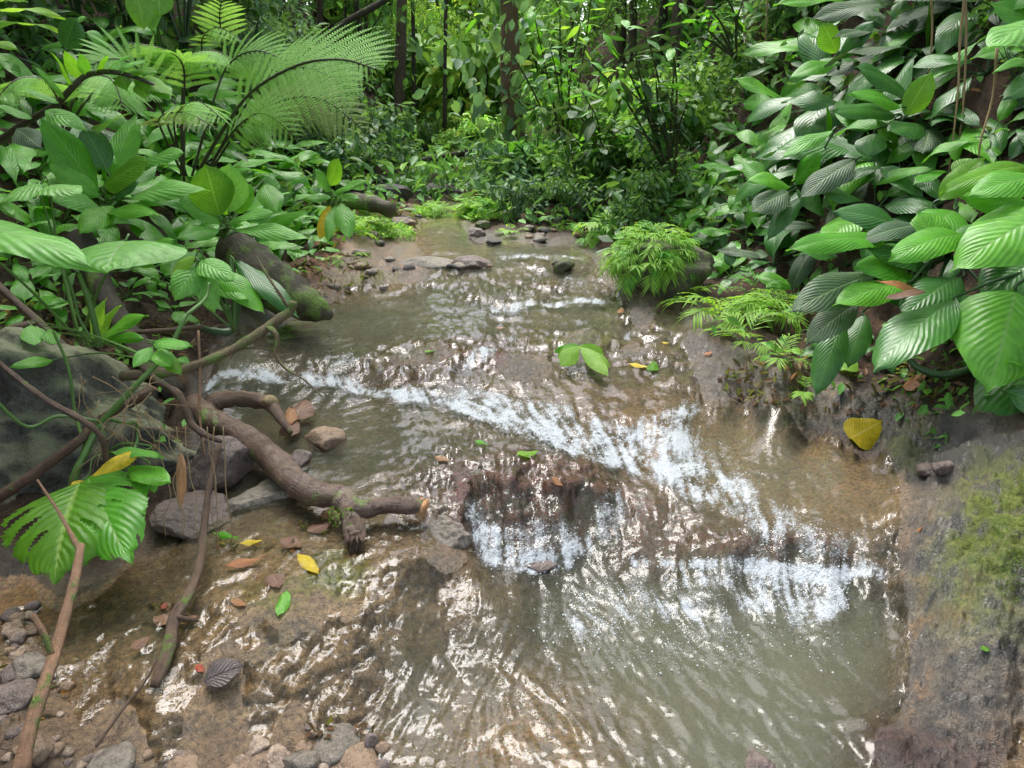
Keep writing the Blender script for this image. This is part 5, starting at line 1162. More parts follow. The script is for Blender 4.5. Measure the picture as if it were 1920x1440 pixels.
g2 = near_plant('broad leaved plant with dull and glossy leaves left of the largest leaf', (1780,480,3.35), [
  ((1635,515,3.2),(1482,588,3.05),72,'dull',dict(seed=1,roll=-.2)),((1700,530,3.15),(1562,578,3.0),58,'mid',dict(seed=2)),((1605,570,3.15),(1512,648,3.0),56,'dull',dict(seed=3)),
  ((1720,520,3.25),(1600,505,3.15),70,'mid',dict(seed=4)),((1810,440,3.1),(1662,500,2.98),66,'mid',dict(seed=5,droop=.8)),((1660,455,3.25),(1470,480,3.1),50,'mid',dict(seed=6,droop=.7)),
  ((1740,420,3.3),(1600,462,3.2),40,'dull',dict(seed=7)),((1745,570,3.3),(1640,560,3.2),60,'dark',dict(seed=8)),((1800,520,3.2),(1690,600,3.0),80,'dark',dict(seed=9)),
  ((1790,395,3.4),(1730,450,3.25),72,'mid',dict(seed=10,shape='ovate')),((1760,470,3.2),(1720,400,3.3),66,'mid',dict(seed=11)),((1580,600,3.2),(1530,742,3.0),52,'dark',dict(seed=12)),
  ((1620,590,3.3),(1590,690,3.15),46,'dark',dict(seed=13)),((1800,340,3.5),(1835,300,3.5),60,'bright',dict(seed=14)),((1760,375,3.45),(1845,298,3.4),46,'bright',dict(seed=15,droop=.3)),
  ((1700,430,3.4),(1560,400,3.4),60,'dark',dict(seed=3)),((1850,560,3.1),(1780,590,3.0),70,'dark',dict(seed=4)),((1740,500,3.3),(1620,470,3.2),64,'dark',dict(seed=5))], srad=.011)
g3 = near_plant('dark plant with one upright yellow green young leaf on the right slope', (1700,240,4.6), [
  ((1697,217,4.4),(1746,138,4.35),44,'bright',dict(droop=.15,seed=1)),((1735,240,4.4),(1662,250,4.3),50,'dark',dict(seed=2)),((1745,240,4.4),(1730,290,4.2),50,'dull',dict(seed=3)),((1640,250,4.4),(1625,295,4.3),48,'dark',dict(seed=4)),
  ((1680,215,4.45),(1560,215,4.35),44,'dark',dict(seed=5)),((1700,180,4.5),(1600,130,4.4),50,'dark',dict(seed=6)),((1690,200,4.4),(1590,180,4.3),40,'mid',dict(seed=7))], srad=.01)
near_plant('plant with a bright rounded young leaf high on the right slope', (1572,130,5.4), [((1570,98,5.3),(1541,44,5.3),42,'bright',dict(droop=.15,seed=2)),((1575,110,5.3),(1640,40,5.2),36,'dark',dict(seed=3)),((1570,115,5.3),(1480,150,5.2),34,'mid',dict(seed=4))], srad=.01)
near_plant('plant whose pale spotted leaf hangs in front of the right slope', (1510,365,4.7), [((1605,300,4.4),(1500,375,4.3),48,'dull',dict(seed=2)),((1560,245,4.6),(1465,300,4.5),28,'pale',dict(seed=3)),((1480,350,4.6),(1395,345,4.5),40,'mid',dict(seed=4,droop=.9)),((1490,345,4.6),(1540,285,4.5),42,'mid',dict(seed=5,droop=.3)),((1480,360,4.5),(1410,400,4.4),55,'dull',dict(seed=6)),((1500,370,4.5),(1440,450,4.4),34,'dark',dict(seed=7))], srad=.01)
near_plant('dull grey green leaves entering at the top right corner', (1990,30,3.9), [((1960,40,3.8),(1850,98,3.6),64,'pale',dict(seed=2,spots=0) if False else dict(seed=2)),((1990,140,3.7),(1880,190,3.6),50,'dark',dict(seed=3)),((1950,110,3.8),(1860,140,3.7),20,'pale',dict(seed=4))], srad=.01)

near_plant('glossy rosette with a tall pale new shoot at the centre of the left bank', (197,400,3.95), [
  ((182,362,3.85),(76,222,3.8),62,'mid',dict(droop=.35,seed=1,roll=.15,pleat=.004)),((200,320,3.95),(158,240,3.95),50,'dark',dict(droop=.3,seed=2)),((195,350,3.8),(278,304,3.75),62,'bright',dict(seed=3,droop=.3)),
  ((262,312,3.9),(348,290,3.8),42,'pale',dict(seed=4)),((240,372,3.7),(398,366,3.55),44,'pale',dict(seed=5,droop=.6)),((185,370,3.8),(90,305,3.75),40,'mid',dict(seed=6)),((215,370,3.75),(262,345,3.7),34,'dark',dict(seed=7)),((210,385,3.7),(150,440,3.5),44,'mid',dict(seed=8)),((190,390,3.75),(90,370,3.6),40,'pale',dict(seed=9)),((200,395,3.7),(300,410,3.5),40,'mid',dict(seed=10))], stem='stem')
near_plant('plant with an upright bright leaf backed by a pale one on the left bank', (418,445,4.1), [
  ((412,405,4.0),(385,310,3.95),74,'bright',dict(droop=.12,seed=1,fold=.1)),((430,398,4.1),(430,308,4.05),62,'pale',dict(droop=.1,seed=2)),((415,420,4.0),(330,350,4.0),50,'mid',dict(seed=3)),((430,420,4.0),(520,404,3.9),28,'pale',dict(seed=4,droop=.7)),
  ((440,430,3.95),(585,455,3.8),34,'pale',dict(seed=5)),((480,440,4.2),(585,400,4.1),34,'mid',dict(seed=6)),((495,345,4.4),(520,400,4.2),44,'mid',dict(seed=7)),((410,430,3.9),(330,450,3.7),36,'mid',dict(seed=8)),((440,400,4.2),(475,345,4.2),40,'mid',dict(seed=9))], stem='stem')
near_plant('huge pale green leaf and heart shaped neighbour in the left foreground', (150,640,2.9), [
  ((-90,420,2.5),(172,512,2.28),105,'pale',dict(shape='ovate',droop=.5,seed=1,smat='stem',fold=.05,up=(0,-.25,1))),((235,452,2.75),(203,516,2.5),205,'pale',dict(shape='ovate',droop=.5,seed=2,smat='stem',up=(0,-.25,1))),((80,352,3.2),(152,368,3.1),70,'pale',dict(shape='ovate',seed=3,smat='stem',up=(0,-.2,1))),((78,345,3.2),(0,386,3.1),70,'pale',dict(shape='ovate',seed=4,smat='stem',up=(0,-.2,1))),
  ((170,640,2.85),(205,560,2.8),30,'lime',dict(seed=5)),((175,640,2.85),(232,575,2.8),30,'lime',dict(seed=6)),((178,645,2.8),(280,595,2.7),36,'mid',dict(seed=7)),((180,640,2.8),(275,640,2.7),28,'mid',dict(seed=8))], stem='stem', srad=.008)
near_plant('young plant with arrow shaped leaves beside the half sunken log', (440,620,3.3), [
  ((368,500,3.2),(328,565,3.1),56,'pale',dict(seed=1,shape='ovate')),((372,500,3.2),(402,585,3.15),40,'pale',dict(seed=2)),((375,490,3.2),(440,530,3.1),50,'pale',dict(seed=3,shape='ovate')),((368,480,3.2),(320,520,3.2),24,'lime',dict(seed=4)),((400,500,3.3),(495,590,3.2),44,'mid',dict(seed=5)),
  ((445,500,3.4),(520,570,3.3),46,'mid',dict(seed=6)),((440,490,3.4),(560,600,3.2),40,'dark',dict(seed=7)),((260,500,3.4),(330,450,3.4),40,'mid',dict(seed=8)),((380,520,3.3),(465,565,3.2),38,'pale',dict(seed=9))], stem='stem', srad=.006)
near_plant('slim plant with bright top leaf and drooping lower leaves at the left water edge', (618,450,5.0), [
  ((618,348,4.9),(634,298,4.85),34,'bright',dict(droop=.1,seed=1)),((620,360,4.9),(588,318,4.8),26,'pale',dict(seed=2)),((625,365,4.9),(690,342,4.8),22,'pale',dict(seed=3)),((620,370,4.9),(675,375,4.8),22,'pale',dict(seed=4)),((640,380,4.8),(655,450,4.6),34,'pale',dict(seed=5)),((620,385,4.8),(600,450,4.7),24,'yellow',dict(seed=6)),((622,370,4.8),(570,375,4.8),20,'mid',dict(seed=7)),((628,385,4.8),(615,455,4.6),22,'pale',dict(seed=8))], stem='stem', srad=.014)
near_plant('tall bright leaves hanging into the picture at the top left', (300,95,6.0), [
  ((253,-30,5.6),(270,54,5.5),38,'bright',dict(droop=.1,seed=1)),((296,-30,5.7),(300,30,5.6),40,'bright',dict(droop=.1,seed=2)),((285,-20,5.8),(285,58,5.7),26,'pale',dict(droop=.1,seed=3))], stem='stem', srad=.008)
near_plant('bright oval leaf beside a dark upright one at the upper left', (150,110,4.9), [((122,92,4.8),(142,34,4.8),44,'dark',dict(droop=.1,seed=1)),((196,72,4.9),(225,52,4.8),34,'bright',dict(seed=2,droop=.2)),((205,85,4.9),(160,62,4.8),30,'mid',dict(seed=3)),((120,60,4.9),(165,35,4.8),18,'pale',dict(seed=4))], stem='darkstem')
near_plant('long narrow light green leaves entering from the upper left edge', (-60,60,3.0), [
  ((-60,30,2.9),(122,42,2.8),22,'lime',dict(seed=1,shape='lance',up=(0,-.3,1))),((-50,52,2.9),(108,66,2.8),26,'lime',dict(seed=2,shape='lance',up=(0,-.3,1))),((-40,10,3.0),(52,8,2.9),16,'lime',dict(seed=3,up=(0,-.3,1))),((-50,80,3.0),(35,98,2.9),24,'lime',dict(seed=4,up=(0,-.3,1)))], stem='stem', srad=.006)

# arching ginger stem with alternate leaves
gp = [P(-30,285,2.95), P(40,235,2.9), P(100,200,2.85), P(135,165,2.8), P(165,140,2.8), P(220,136,2.75), P(290,160,2.75), P(330,195,2.75)]
t = thing('arching_stem_plant', gp[0], 'arching brown stem with two rows of drooping green leaves at the upper left', 'plant')
tube_obj('stem', local(t, gp), [.014,.012,.009,.004], M['rachis'], t, 8)
for i, (b0, e0, w, mt) in enumerate([((120,185),(60,125),20,'mid'),((135,165),(95,100),22,'bright'),((150,150),(120,95),20,'bright'),((165,142),(150,100),18,'mid'),((185,138),(205,105),24,'bright'),((200,137),(245,110),26,'mid'),((215,137),(280,120),30,'pale'),((235,140),(300,140),28,'bright'),((250,145),(330,185),30,'bright'),
      ((225,140),(240,172),34,'bright'),((265,150),(275,190),30,'bright'),((290,160),(322,190),30,'mid'),((110,193),(40,170),24,'pale'),((85,208),(165,248),34,'pale'),((60,222),(-10,200),30,'mid'),((30,242),(80,282),40,'dull')]):
    Y0 = 2.8; bb, ee = P(b0[0], b0[1], Y0), P(e0[0], e0[1], Y0-.08); L = (ee-bb).length
    put_leaf(bb, ee, mt, t, W=min(.6, w/FPX*3.0/L*1.1), up=(0, -.55, .8), droop=.5, fold=.2, nu=6, nv=12, shape='lance', seed=i % 4)

# stems standing in the picture: petioles and climbers
def stick(name, label, cat, pts, rad, mat, seg=8, jit=.06, seed=1, extra=(), parts='side_twig', sub=5, ends=None):
    pts3 = [P(*q) for q in pts]; t = thing(name, pts3[-1], label, cat)
    tube_obj('stem', local(t, pts3), rad, M[mat], t, seg, jit, seed, sub)
    for i, (ep, er) in enumerate(extra): tube_obj(parts, local(t, [P(*q) for q in ep]), er, M[mat], t, max(5, seg-2), jit, seed+i+1, sub)
    for (ep, er, em) in (ends or []): tag(tube_obj('broken_end', local(t, [P(*q) for q in ep]), er, M[em], t, seg, .3, seed+9, 3), label='pale splintered break')
    return t
stick('climber', 'green climbing stem rising in front of the boulder with fine roots', 'climber', [(350,590,2.35),(310,665,2.3),(262,715,2.25),(215,765,2.22),(185,800,2.2),(160,850,2.15),(142,885,2.12),(132,930,2.1)], [.007,.009,.010,.012,.013], 'stem', 8, .1, 3,
   [([(262,715,2.25),(215,770,2.22),(170,810,2.2),(152,860,2.2)], [.006,.007]), ([(190,795,2.2),(196,830,2.18),(195,850,2.15)], [.007,.006]), ([(185,790,2.2),(110,780,2.15),(50,800,2.1),(-20,740,2.05)], [.006,.005]), ([(100,620,2.4),(128,690,2.35),(140,770,2.3),(155,825,2.2)], [.005,.006]),
    ([(185,780,2.25),(240,795,2.2),(255,790,2.2),(258,820,2.2),(250,850,2.15)], [.005,.006]), ([(350,590,2.35),(385,560,2.5),(392,530,2.55)], [.007,.005])], 'side_stem')
stick('climber', 'thin green stalk standing in front of the left bank beside the pale shoot', 'climber', [(148,515,2.6),(165,560,2.6),(180,615,2.6),(186,650,2.6)], [.009,.011,.014], 'stem', 8, .05, 4, [([(125,516,2.6),(140,560,2.6),(150,600,2.6),(178,645,2.6)], [.006,.005]), ([(177,580,2.6),(178,620,2.6),(188,645,2.6)], [.003,.010,.012])], 'side_stem')
stick('mossy_stalk', 'thick mossy green stalk curving down into the water beside the half sunken log', 'stem', [(452,500,3.5),(445,550,3.5),(440,600,3.45),(430,622,3.4),(395,620,3.35),(370,612,3.3)], [.02,.022,.022,.018,.013], 'darkstem', 9, .1, 6)
near_plant('cluster of four leaves at the top of the climbing stem before the boulder', (300,680,2.3), [((288,645,2.28),(352,655,2.2),26,'pale',dict(seed=1)),((290,640,2.28),(362,652,2.25),20,'mid',dict(seed=2)),((285,650,2.28),(250,690,2.2),24,'pale',dict(seed=3)),((295,655,2.28),(318,690,2.2),34,'mid',dict(seed=4)),((300,660,2.28),(340,705,2.22),26,'bright',dict(seed=5)),((60,610,2.6),(65,650,2.5),34,'pale',dict(seed=6)),((90,618,2.6),(104,648,2.5),26,'pale',dict(seed=7)),((65,625,2.6),(-10,645,2.5),16,'pale',dict(seed=8)),((100,675,2.5),(20,690,2.4),22,'mid',dict(seed=9))], stem='stem', srad=.004)
near_plant('small leaves with one long yellow leaf hanging below the boulder top', (200,850,2.2), [((268,845,2.1),(170,895,2.05),24,'yellow',dict(seed=1,shape='lance',droop=.3,roll=-.3)),((210,848,2.15),(308,862,2.05),22,'pale',dict(seed=2)),((240,880,2.1),(322,908,2.0),42,'mid',dict(seed=3)),((155,900,2.1),(132,920,2.05),16,'yellow',dict(seed=4)),((280,880,2.1),(290,925,2.05),20,'mid',dict(seed=5)),((240,890,2.15),(190,905,2.1),36,'mid',dict(seed=6))], stem='stem', srad=.005)
t = near_plant('two broad torn leaves with slits and holes below the boulder', (150,905,2.1), [
  ((150,905,2.05),(108,1098,1.75),205,'bright',dict(seed=11,shape='ovate',holes=.31,droop=.6,ragged=.06,stem=False,up=(.1,-.75,.8),nu=34,nv=76)),
  ((165,895,2.1),(250,1060,1.8),150,'mid',dict(seed=12,shape='ovate',holes=.22,droop=.5,ragged=.05,stem=False,up=(.1,-.6,.8),nu=34,nv=76))], name='torn_leaf_plant', stem='stem')
tag(put_leaf(P(340,850,2.35), P(341,955,2.2), 'orange', W=.2, droop=.1, fold=.3, up=(0,-1,.2), nu=6, nv=10, shape='lance', name='dead_leaf'), 'withered orange leaf hanging from a twig right of the boulder', 'dead leaf')

# ------------------------------------------------------------------ driftwood, sticks, sunken log
def S(u, v, dz=0.): p = hit(u, v); return p+Vector((0,0,dz))
def ondepth(u, v, Yd): return P(u, v, Yd)
lp = [(362,752,2.98),(395,785,2.84),(440,808,2.74),(485,838,2.62),(520,870,2.47),(555,905,2.34),(590,925,2.28),(640,932,2.24),(672,955,2.19),(715,948,2.21),(760,948,2.21),(792,950,2.21)]
pts = [P(*q) for q in lp]; t = thing('driftwood_log', pts[6], 'forked brown driftwood log lying across the left side of the stream with broken ends', 'driftwood')
tube_obj('trunk', local(t, pts), [.038,.047,.046,.052,.052,.047,.047,.037,.033,.029,.030,.028], M['log'], t, 20, .075, 3, 6)
tag(tube_obj('broken_end', local(t, [P(786,950,2.21), P(799,953,2.205)]), [.033,.025], M['broken'], t, 12, .35, 6, 3), label='bright orange broken wood')
tube_obj('branch_stub', local(t, [P(645,935,2.24), P(655,962,2.18), P(660,990,2.12), P(666,1010,2.08)]), [.045,.034,.03,.03], M['log'], t, 12, .15, 4, 5)
m = MB(); g_ = random.Random(4)
for i in range(15):
    u = 647+i*2.3; m.tube(local(t, [P(u,975,2.13), P(u+2,1005,2.07), P(u+g_.uniform(-5,5),1012+g_.uniform(0,40),2.02)]), [.010,.007,.001], 5, .6, i, sub=3)
link('splinters', m.mesh('splinters', M['twig']), parent=t)
tube_obj('fork', local(t, [P(395,770,2.94), P(410,752,2.97), P(450,748,2.98), P(490,752,2.95), P(512,765,2.9), P(530,790,2.84), P(545,812,2.8)]), [.045,.04,.034,.03,.02,.012], M['twig'], t, 12, .15, 7, 5)
tag(tube_obj('knot', local(t, [P(500,750,2.93), P(512,752,2.9)]), [.028,.022], M['cut'], t, 9, .3, 8, 2), label='pale cut knot')
herb = np.array([P(640+g_.uniform(-22,22), 968+g_.uniform(-18,18), 2.14)[:] for _ in range(90)]); 
tag(link('moss_patch', cloud_mesh('moss_patch', herb-np.array(t.location[:]), .014*np.random.uniform(.6,1.4,90), leafcols(90, *PAL['moss']), 'cloudbright', seed=3), parent=t), kind='stuff')

stick('fallen_stick', 'long peeling tan stick leaning from the bottom left corner up to the torn leaf', 'stick', [(152,1022,1.72),(140,1090,1.62),(118,1170,1.52),(98,1240,1.42),(78,1300,1.34),(55,1370,1.27),(38,1450,1.2)], [.010,.013,.014,.015,.016,.018], 'tan', 10, .08, 11, [([(98,1228,1.43),(80,1185,1.45),(60,1152,1.47)], [.008,.008,.007]), ([(148,1030,1.72),(110,960,1.85),(70,900,1.95)], [.008,.005,.003])])
stick('fallen_stick', 'dark wet stick standing on the sloping rock left of the log', 'stick', [(412,832,2.3),(395,900,2.22),(383,980,2.1),(374,1060,1.92),(352,1120,1.79),(327,1160,1.71),(315,1220,1.62),(291,1288,1.53)], [.010,.011,.012,.013,.016,.018,.018,.015], 'twig', 10, .1, 12, [([(327,1155,1.71),(350,1160,1.7),(372,1163,1.7)], [.008,.004])])
stick('fallen_branch', 'mossy branch reaching over the water from the left bank', 'branch', [(225,705,2.5),(300,700,2.55),(350,690,2.6),(400,672,2.65),(445,650,2.7),(490,622,2.75),(520,600,2.78),(545,583,2.8),(550,566,2.8)], [.02,.018,.017,.017,.02,.018,.016], 'mosstwig', 10, .12, 13,
   [([(498,612,2.76),(515,622,2.72),(520,640,2.7),(517,665,2.68),(535,690,2.65),(570,712,2.62),(608,748,2.58)], [.011,.010,.008,.004,.003]), ([(480,480,2.9),(500,515,2.85),(520,545,2.82),(540,575,2.8)], [.004,.006,.007]), ([(517,655,2.7),(450,655,2.72),(420,690,2.7)], [.004,.002])])
stick('fallen_branch', 'dark crooked twig running down from the left bank to the log', 'branch', [(240,655,2.6),(290,710,2.5),(335,740,2.45),(355,790,2.42),(380,812,2.4),(415,828,2.38)], [.012,.013,.014,.012,.009], 'twig', 8, .15, 14)
stick('fallen_branch', 'thin dark twig slanting across the face of the boulder', 'branch', [(-20,665,2.15),(40,715,2.12),(95,755,2.1),(150,785,2.08),(190,820,2.08),(200,870,2.08)], [.007,.009,.010,.008], 'twig', 8, .15, 15)
stick('fallen_branch', 'brown branch lying in front of the foot of the boulder', 'branch', [(-20,945,2.1),(40,905,2.12),(90,870,2.15),(150,825,2.18),(200,780,2.25),(285,730,2.3)], [.018,.017,.016,.012], 'twig', 9, .12, 16)
stick('fallen_branch', 'grey branch leaning down from the left edge above the boulder', 'branch', [(-20,520,2.9),(40,575,2.85),(90,620,2.8),(140,680,2.75),(150,720,2.7)], [.016,.014,.010], 'twig', 8, .1, 17)
stick('fallen_branch', 'short stub of wood lying at the left edge above the boulder', 'branch', [(-30,640,2.7),(20,618,2.75),(66,605,2.8)], [.018,.016,.016], 'twig', 9, .1, 18)
stick('fallen_branch', 'brown stick lying level behind the climbing stem', 'branch', [(215,625,3.1),(270,622,3.1),(330,618,3.1),(380,612,3.1)], [.010,.012,.010], 'twig', 8, .1, 19)
stick('fallen_stick', 'hollow grey stub lying on the boulder under the twigs', 'stick', [(240,762,2.3),(262,745,2.32),(286,728,2.35)], [.012,.016,.019], 'twig', 9, .12, 20)
stick('fallen_branch', 'small crossed twig on the torn leaf', 'branch', [(60,1000,1.9),(110,985,1.92),(160,965,1.95),(200,955,1.98),(240,925,2.0)], [.010,.011,.009,.006], 'mosstwig', 8, .2, 21)
stick('fallen_branch', 'thin reddish twig trailing over the wet rock at the lower left', 'twig', [(298,1230,1.6),(270,1280,1.52),(230,1330,1.44),(180,1400,1.33)], [.003,.004,.004], 'twig', 6, .1, 22)
stick('fallen_branch', 'reddish twigs hanging from the boulder beside the log', 'twig', [(372,620,2.7),(375,700,2.6),(374,780,2.5),(385,860,2.4)], [.005,.006,.003], 'tan', 6, .15, 23)
stick('rooting_twig', 'twig with roots lying on the mud at the right bank', 'root', [(1682,875,2.7),(1720,850,2.75),(1760,835,2.8),(1790,815,2.8),(1810,795,2.85)], [.003,.004,.003], 'pstem', 6, .2, 24, [([(1700,862,2.72),(1760,850,2.78),(1830,842,2.8)], [.003,.002]), ([(1664,862,2.7),(1690,865,2.7),(1700,862,2.72)], [.002,.003])])
stick('petiole', 'thick dark green petiole curving under the largest leaves', 'stem', [(1702,672,2.95),(1722,690,2.93),(1760,702,2.9),(1800,698,2.88),(1840,680,2.9)], [.012,.016,.017,.015], 'darkstem', 9, .04, 25)
stick('fallen_stick', 'small dark snag standing at the muddy edge below the rock step', 'stick', [(1350,708,3.4),(1352,730,3.38),(1362,745,3.34),(1385,757,3.3)], [.012,.014,.012,.005], 'twig', 7, .2, 26)
# half sunken log
t = thing('sunken_log', P(520,560,3.95), 'dark mossy half sunken log with a wedge shaped end in the water at left', 'log')
tube_obj('trunk', local(t, [P(440,470,4.3), P(480,510,4.15), P(530,545,4.02), P(585,575,3.95), P(622,594,3.93)]), [.13,.14,.13,.09,.02], M['deadlog'], t, 16, .12, 31, 6)
tag(tube_obj('fallen_log', [P(610,385,6.4), P(660,378,6.3), P(700,382,6.2), P(735,395,6.1)], [.06,.065,.07,.06], M['deadlog'], seg=12, jit=.12, seed=33), 'old dark trunk lying on the far left gravel bank', 'log')
tag(tube_obj('leaning_log', [P(150,440,3.6), P(200,560,3.4), P(250,640,3.2), P(330,740,3.0)], [.06,.055,.05,.045], M['darktrunk'], seg=12, jit=.12, seed=34), 'dark mossy trunk sloping down behind the plants to the boulder', 'log')

# fine roots tangled over the boulder
g_ = random.Random(8); m = MB(); t = thing('root_tangle', P(230,800,2.2), 'tangle of fine yellow roots hanging over the boulder around the climbing stem', 'roots')
for i in range(34):
    u0, v0 = g_.uniform(150, 300), g_.uniform(680, 860); Y0 = g_.uniform(2.1, 2.3); q = [P(u0, v0, Y0)-t.location]
    du, dv = g_.uniform(-1, 1), g_.uniform(.1, 1)
    for k_ in range(5):
        u0 += du*g_.uniform(8, 36); v0 += dv*g_.uniform(10, 40); Y0 -= g_.uniform(0, .015); du += g_.uniform(-.5, .5); q.append(P(u0, v0, Y0)-t.location)
    m.tube(q, [.0022, .0012], 4, sub=4)
for u0 in (300, 322, 352, 392, 398, 420, 330):
    q = []; 
    for k_ in range(7): q.append(P(u0+g_.uniform(-8, 8)+k_*3, 800+k_*(52 if u0 > 380 else 34), 2.2-.02*k_)-t.location)
    m.tube(q, [.002, .0016], 4, sub=4)
tag(link('roots', m.mesh('roots', M['pstem']), parent=t), kind='stuff')

# ------------------------------------------------------------------ stones
def rock(label, u, v, wpx, hpx, seed, mat, cat='rock', name='rock', depth=1.0, Yd=None, rot=0., lift=.3, sub=4, cuts=9, group=None, rough=.05, cutd=(.55,.85), tilt=(0,0)):
    p = hit(u, v+hpx*.35) if Yd is None else P(u, v, Yd); dd = (p-cam.location).length; rx = wpx/2/FPX*dd; rz = hpx/2/FPX*dd
    if Yd is None: p = p+Vector((0, rx*depth*.3, rz*lift))
    o = link(name, rock_mesh(seed, sub, cuts, rough, rx, rx*depth, rz, cutd), M[mat], loc=p, rot=(tilt[0], tilt[1], rot)); tag(o, label, cat, group); return o
rock('big mossy grey green boulder at the left edge under the twigs', 120, 862, 560, 430, 61, 'boulder', 'boulder', 'boulder', .75, 2.72, .15, sub=6, cuts=16, rough=.13, cutd=(.6,.9))
rock('yellowish lichen covered stone on top of the boulder at the left edge', 10, 690, 120, 90, 62, 'boulder', 'rock', 'rock', .9, 2.6)
rock('dark wet boulder under the torn leaf at the left edge', 20, 1010, 260, 110, 63, 'boulder', 'rock', 'rock', .8, 2.35, sub=5)
rock('wedge of wet brown rock between boulder and log', 412, 880, 125, 120, 64, 'wetrock', 'rock', 'rock', .8, 2.55, .4, sub=5, tilt=(.2,.3))
rock('pale grey angular rock under the log', 512, 945, 165, 115, 65, 'greyrock', 'rock', 'rock', .8, 2.45, .2, sub=5)
rock('flat purplish wet rock at the foot of the boulder', 365, 968, 150, 70, 66, 'wetrock', 'rock', 'rock', .9, 2.32, .1, sub=5)
rock('tan pointed stone behind the fork of the log', 607, 820, 75, 42, 67, 'tanrock')
rock('small pinkish stone wedged beside the log', 437, 848, 40, 44, 68, 'tanrock', Yd=2.62)
rock('dark pebble in the gap between the wedge rock and the log', 470, 905, 60, 55, 69, 'wetrock', Yd=2.6)
rock('brown stone touching the water behind the wedge rock', 560, 858, 60, 30, 70, 'wetrock', depth=.8)
rock('wet grey knob of rock beside the broken end of the log', 842, 978, 90, 70, 171, 'greyrock', depth=.9, lift=-.25, sub=5, cuts=4, rough=.09)
rock('pair of brown pebbles on the dark rock right of the yellow leaf', 1742, 878, 34, 26, 72, 'wetrock'); rock('brown pebble behind its pair at the right', 1772, 874, 36, 26, 73, 'wetrock')
rock('red stained stone surfacing in the swirl below the dome', 1010, 1048, 100, 26, 74, 'wetrock', depth=.6, lift=-.4)
rock('small stone with a brown leaf at the bottom edge', 1425, 1436, 60, 24, 75, 'wetrock', lift=0)
rock('mossy stone in the run left of the bright bush', 1055, 493, 44, 34, 76, 'mossrock'); rock('flat dark slab in midstream on the far flat rocks', 800, 492, 110, 26, 77, 'greyrock', depth=.6); rock('dark slab right of the flat one in midstream', 885, 488, 80, 26, 78, 'wetrock', depth=.6)
rock('rounded green stone on the far islet edge', 905, 420, 34, 18, 79, 'mossrock'); rock('brown rounded stone below the islet', 893, 434, 36, 18, 80, 'wetrock'); rock('dark stone at the right of the far pool', 925, 452, 30, 14, 81, 'darkrock')
rock('reddish stone on the far gravel bank', 768, 388, 22, 22, 82, 'tanrock'); rock('low brown stone in the far shallows', 745, 412, 50, 18, 83, 'wetrock')
rock('black rock face on the far left side of the stream', 815, 372, 110, 52, 84, 'darkrock', depth=.5, Yd=8.9, sub=5); rock('dark rock face behind the far gravel bank', 715, 365, 110, 50, 85, 'darkrock', depth=.5, Yd=7.7, sub=5)
g_ = random.Random(17)
for i in range(60):   # stones along the far stream
    u, v = g_.choice([(g_.uniform(620,740), g_.uniform(430,540)), (g_.uniform(960,1150), g_.uniform(425,450)), (g_.uniform(690,790), g_.uniform(385,440)), (g_.uniform(740,930), g_.uniform(482,505))])
    w = g_.uniform(10, 34); rock(where(u, v, 'small stone', 6) or 'small stone on the gravel beside the far stream', u, v, w, w*.5, 200+i % 9, g_.choice(('wetrock','tanrock','greyrock','darkrock')), group='stones beside the far stream', name='stone', cat='stone', sub=2, cuts=6, rot=g_.uniform(0,6))
BT = [('large smooth tan stone at the bottom edge left of centre', 672,1438,100,36,'tanrock'),('rounded grey brown stone at the bottom edge beside the tan one', 628,1398,84,36,'greyrock'),('broad brown stone at the bottom edge', 455,1442,90,26,'tanrock'),('pale oblong stone at the bottom left edge', 190,1438,84,34,'greyrock'),
 ('brown stone at the left edge near the stick', 20,1305,70,40,'wetrock'),('small grey stone in the lower left corner above the brown one', 52,1252,60,54,'greyrock'),('flat red brown stone at the left edge', 14,1262,56,40,'wetrock'),('brown pebble behind the tan stick at the bottom', 60,1400,60,40,'tanrock'),('upright brown flake of stone beside the large tan stone', 695,1388,28,50,'wetrock'),
 ('round grey pebble between the bottom stones', 520,1420,50,34,'pebble'),('small pebble left of the grey one at the bottom', 480,1400,44,30,'pebble'),('grey pebble next to the broad brown stone', 560,1428,60,30,'greyrock'),('pale pebble at the bottom edge', 345,1435,60,24,'tanrock'),('flat piece of stone standing by the stick at left', 62,1225,30,44,'tanrock')]
for i, (lab, u, v, w, h_, mt) in enumerate(BT): rock(lab, u, v, w, h_, 90+i, mt, name='stone', cat='stone', sub=4, cuts=8, rot=i*1.3, lift=.15)
for i in range(90):
    u, v = g_.choice([(g_.uniform(0,130), g_.uniform(1230,1440)), (g_.uniform(130,720), 1440-abs(g_.gauss(0,24))), (g_.uniform(560,720), g_.uniform(1360,1440)), (g_.uniform(0,60), g_.uniform(1130,1260))])
    w = g_.uniform(10, 34); rock('small pebble on the gravel along the bottom edge', u, v, w, w*.62, 220+i % 9, g_.choice(('pebble','wetrock','tanrock','wetrock')), group='pebbles along the bottom edge', name='pebble', cat='pebble', sub=2, cuts=6, rot=g_.uniform(0,6), lift=-.1)

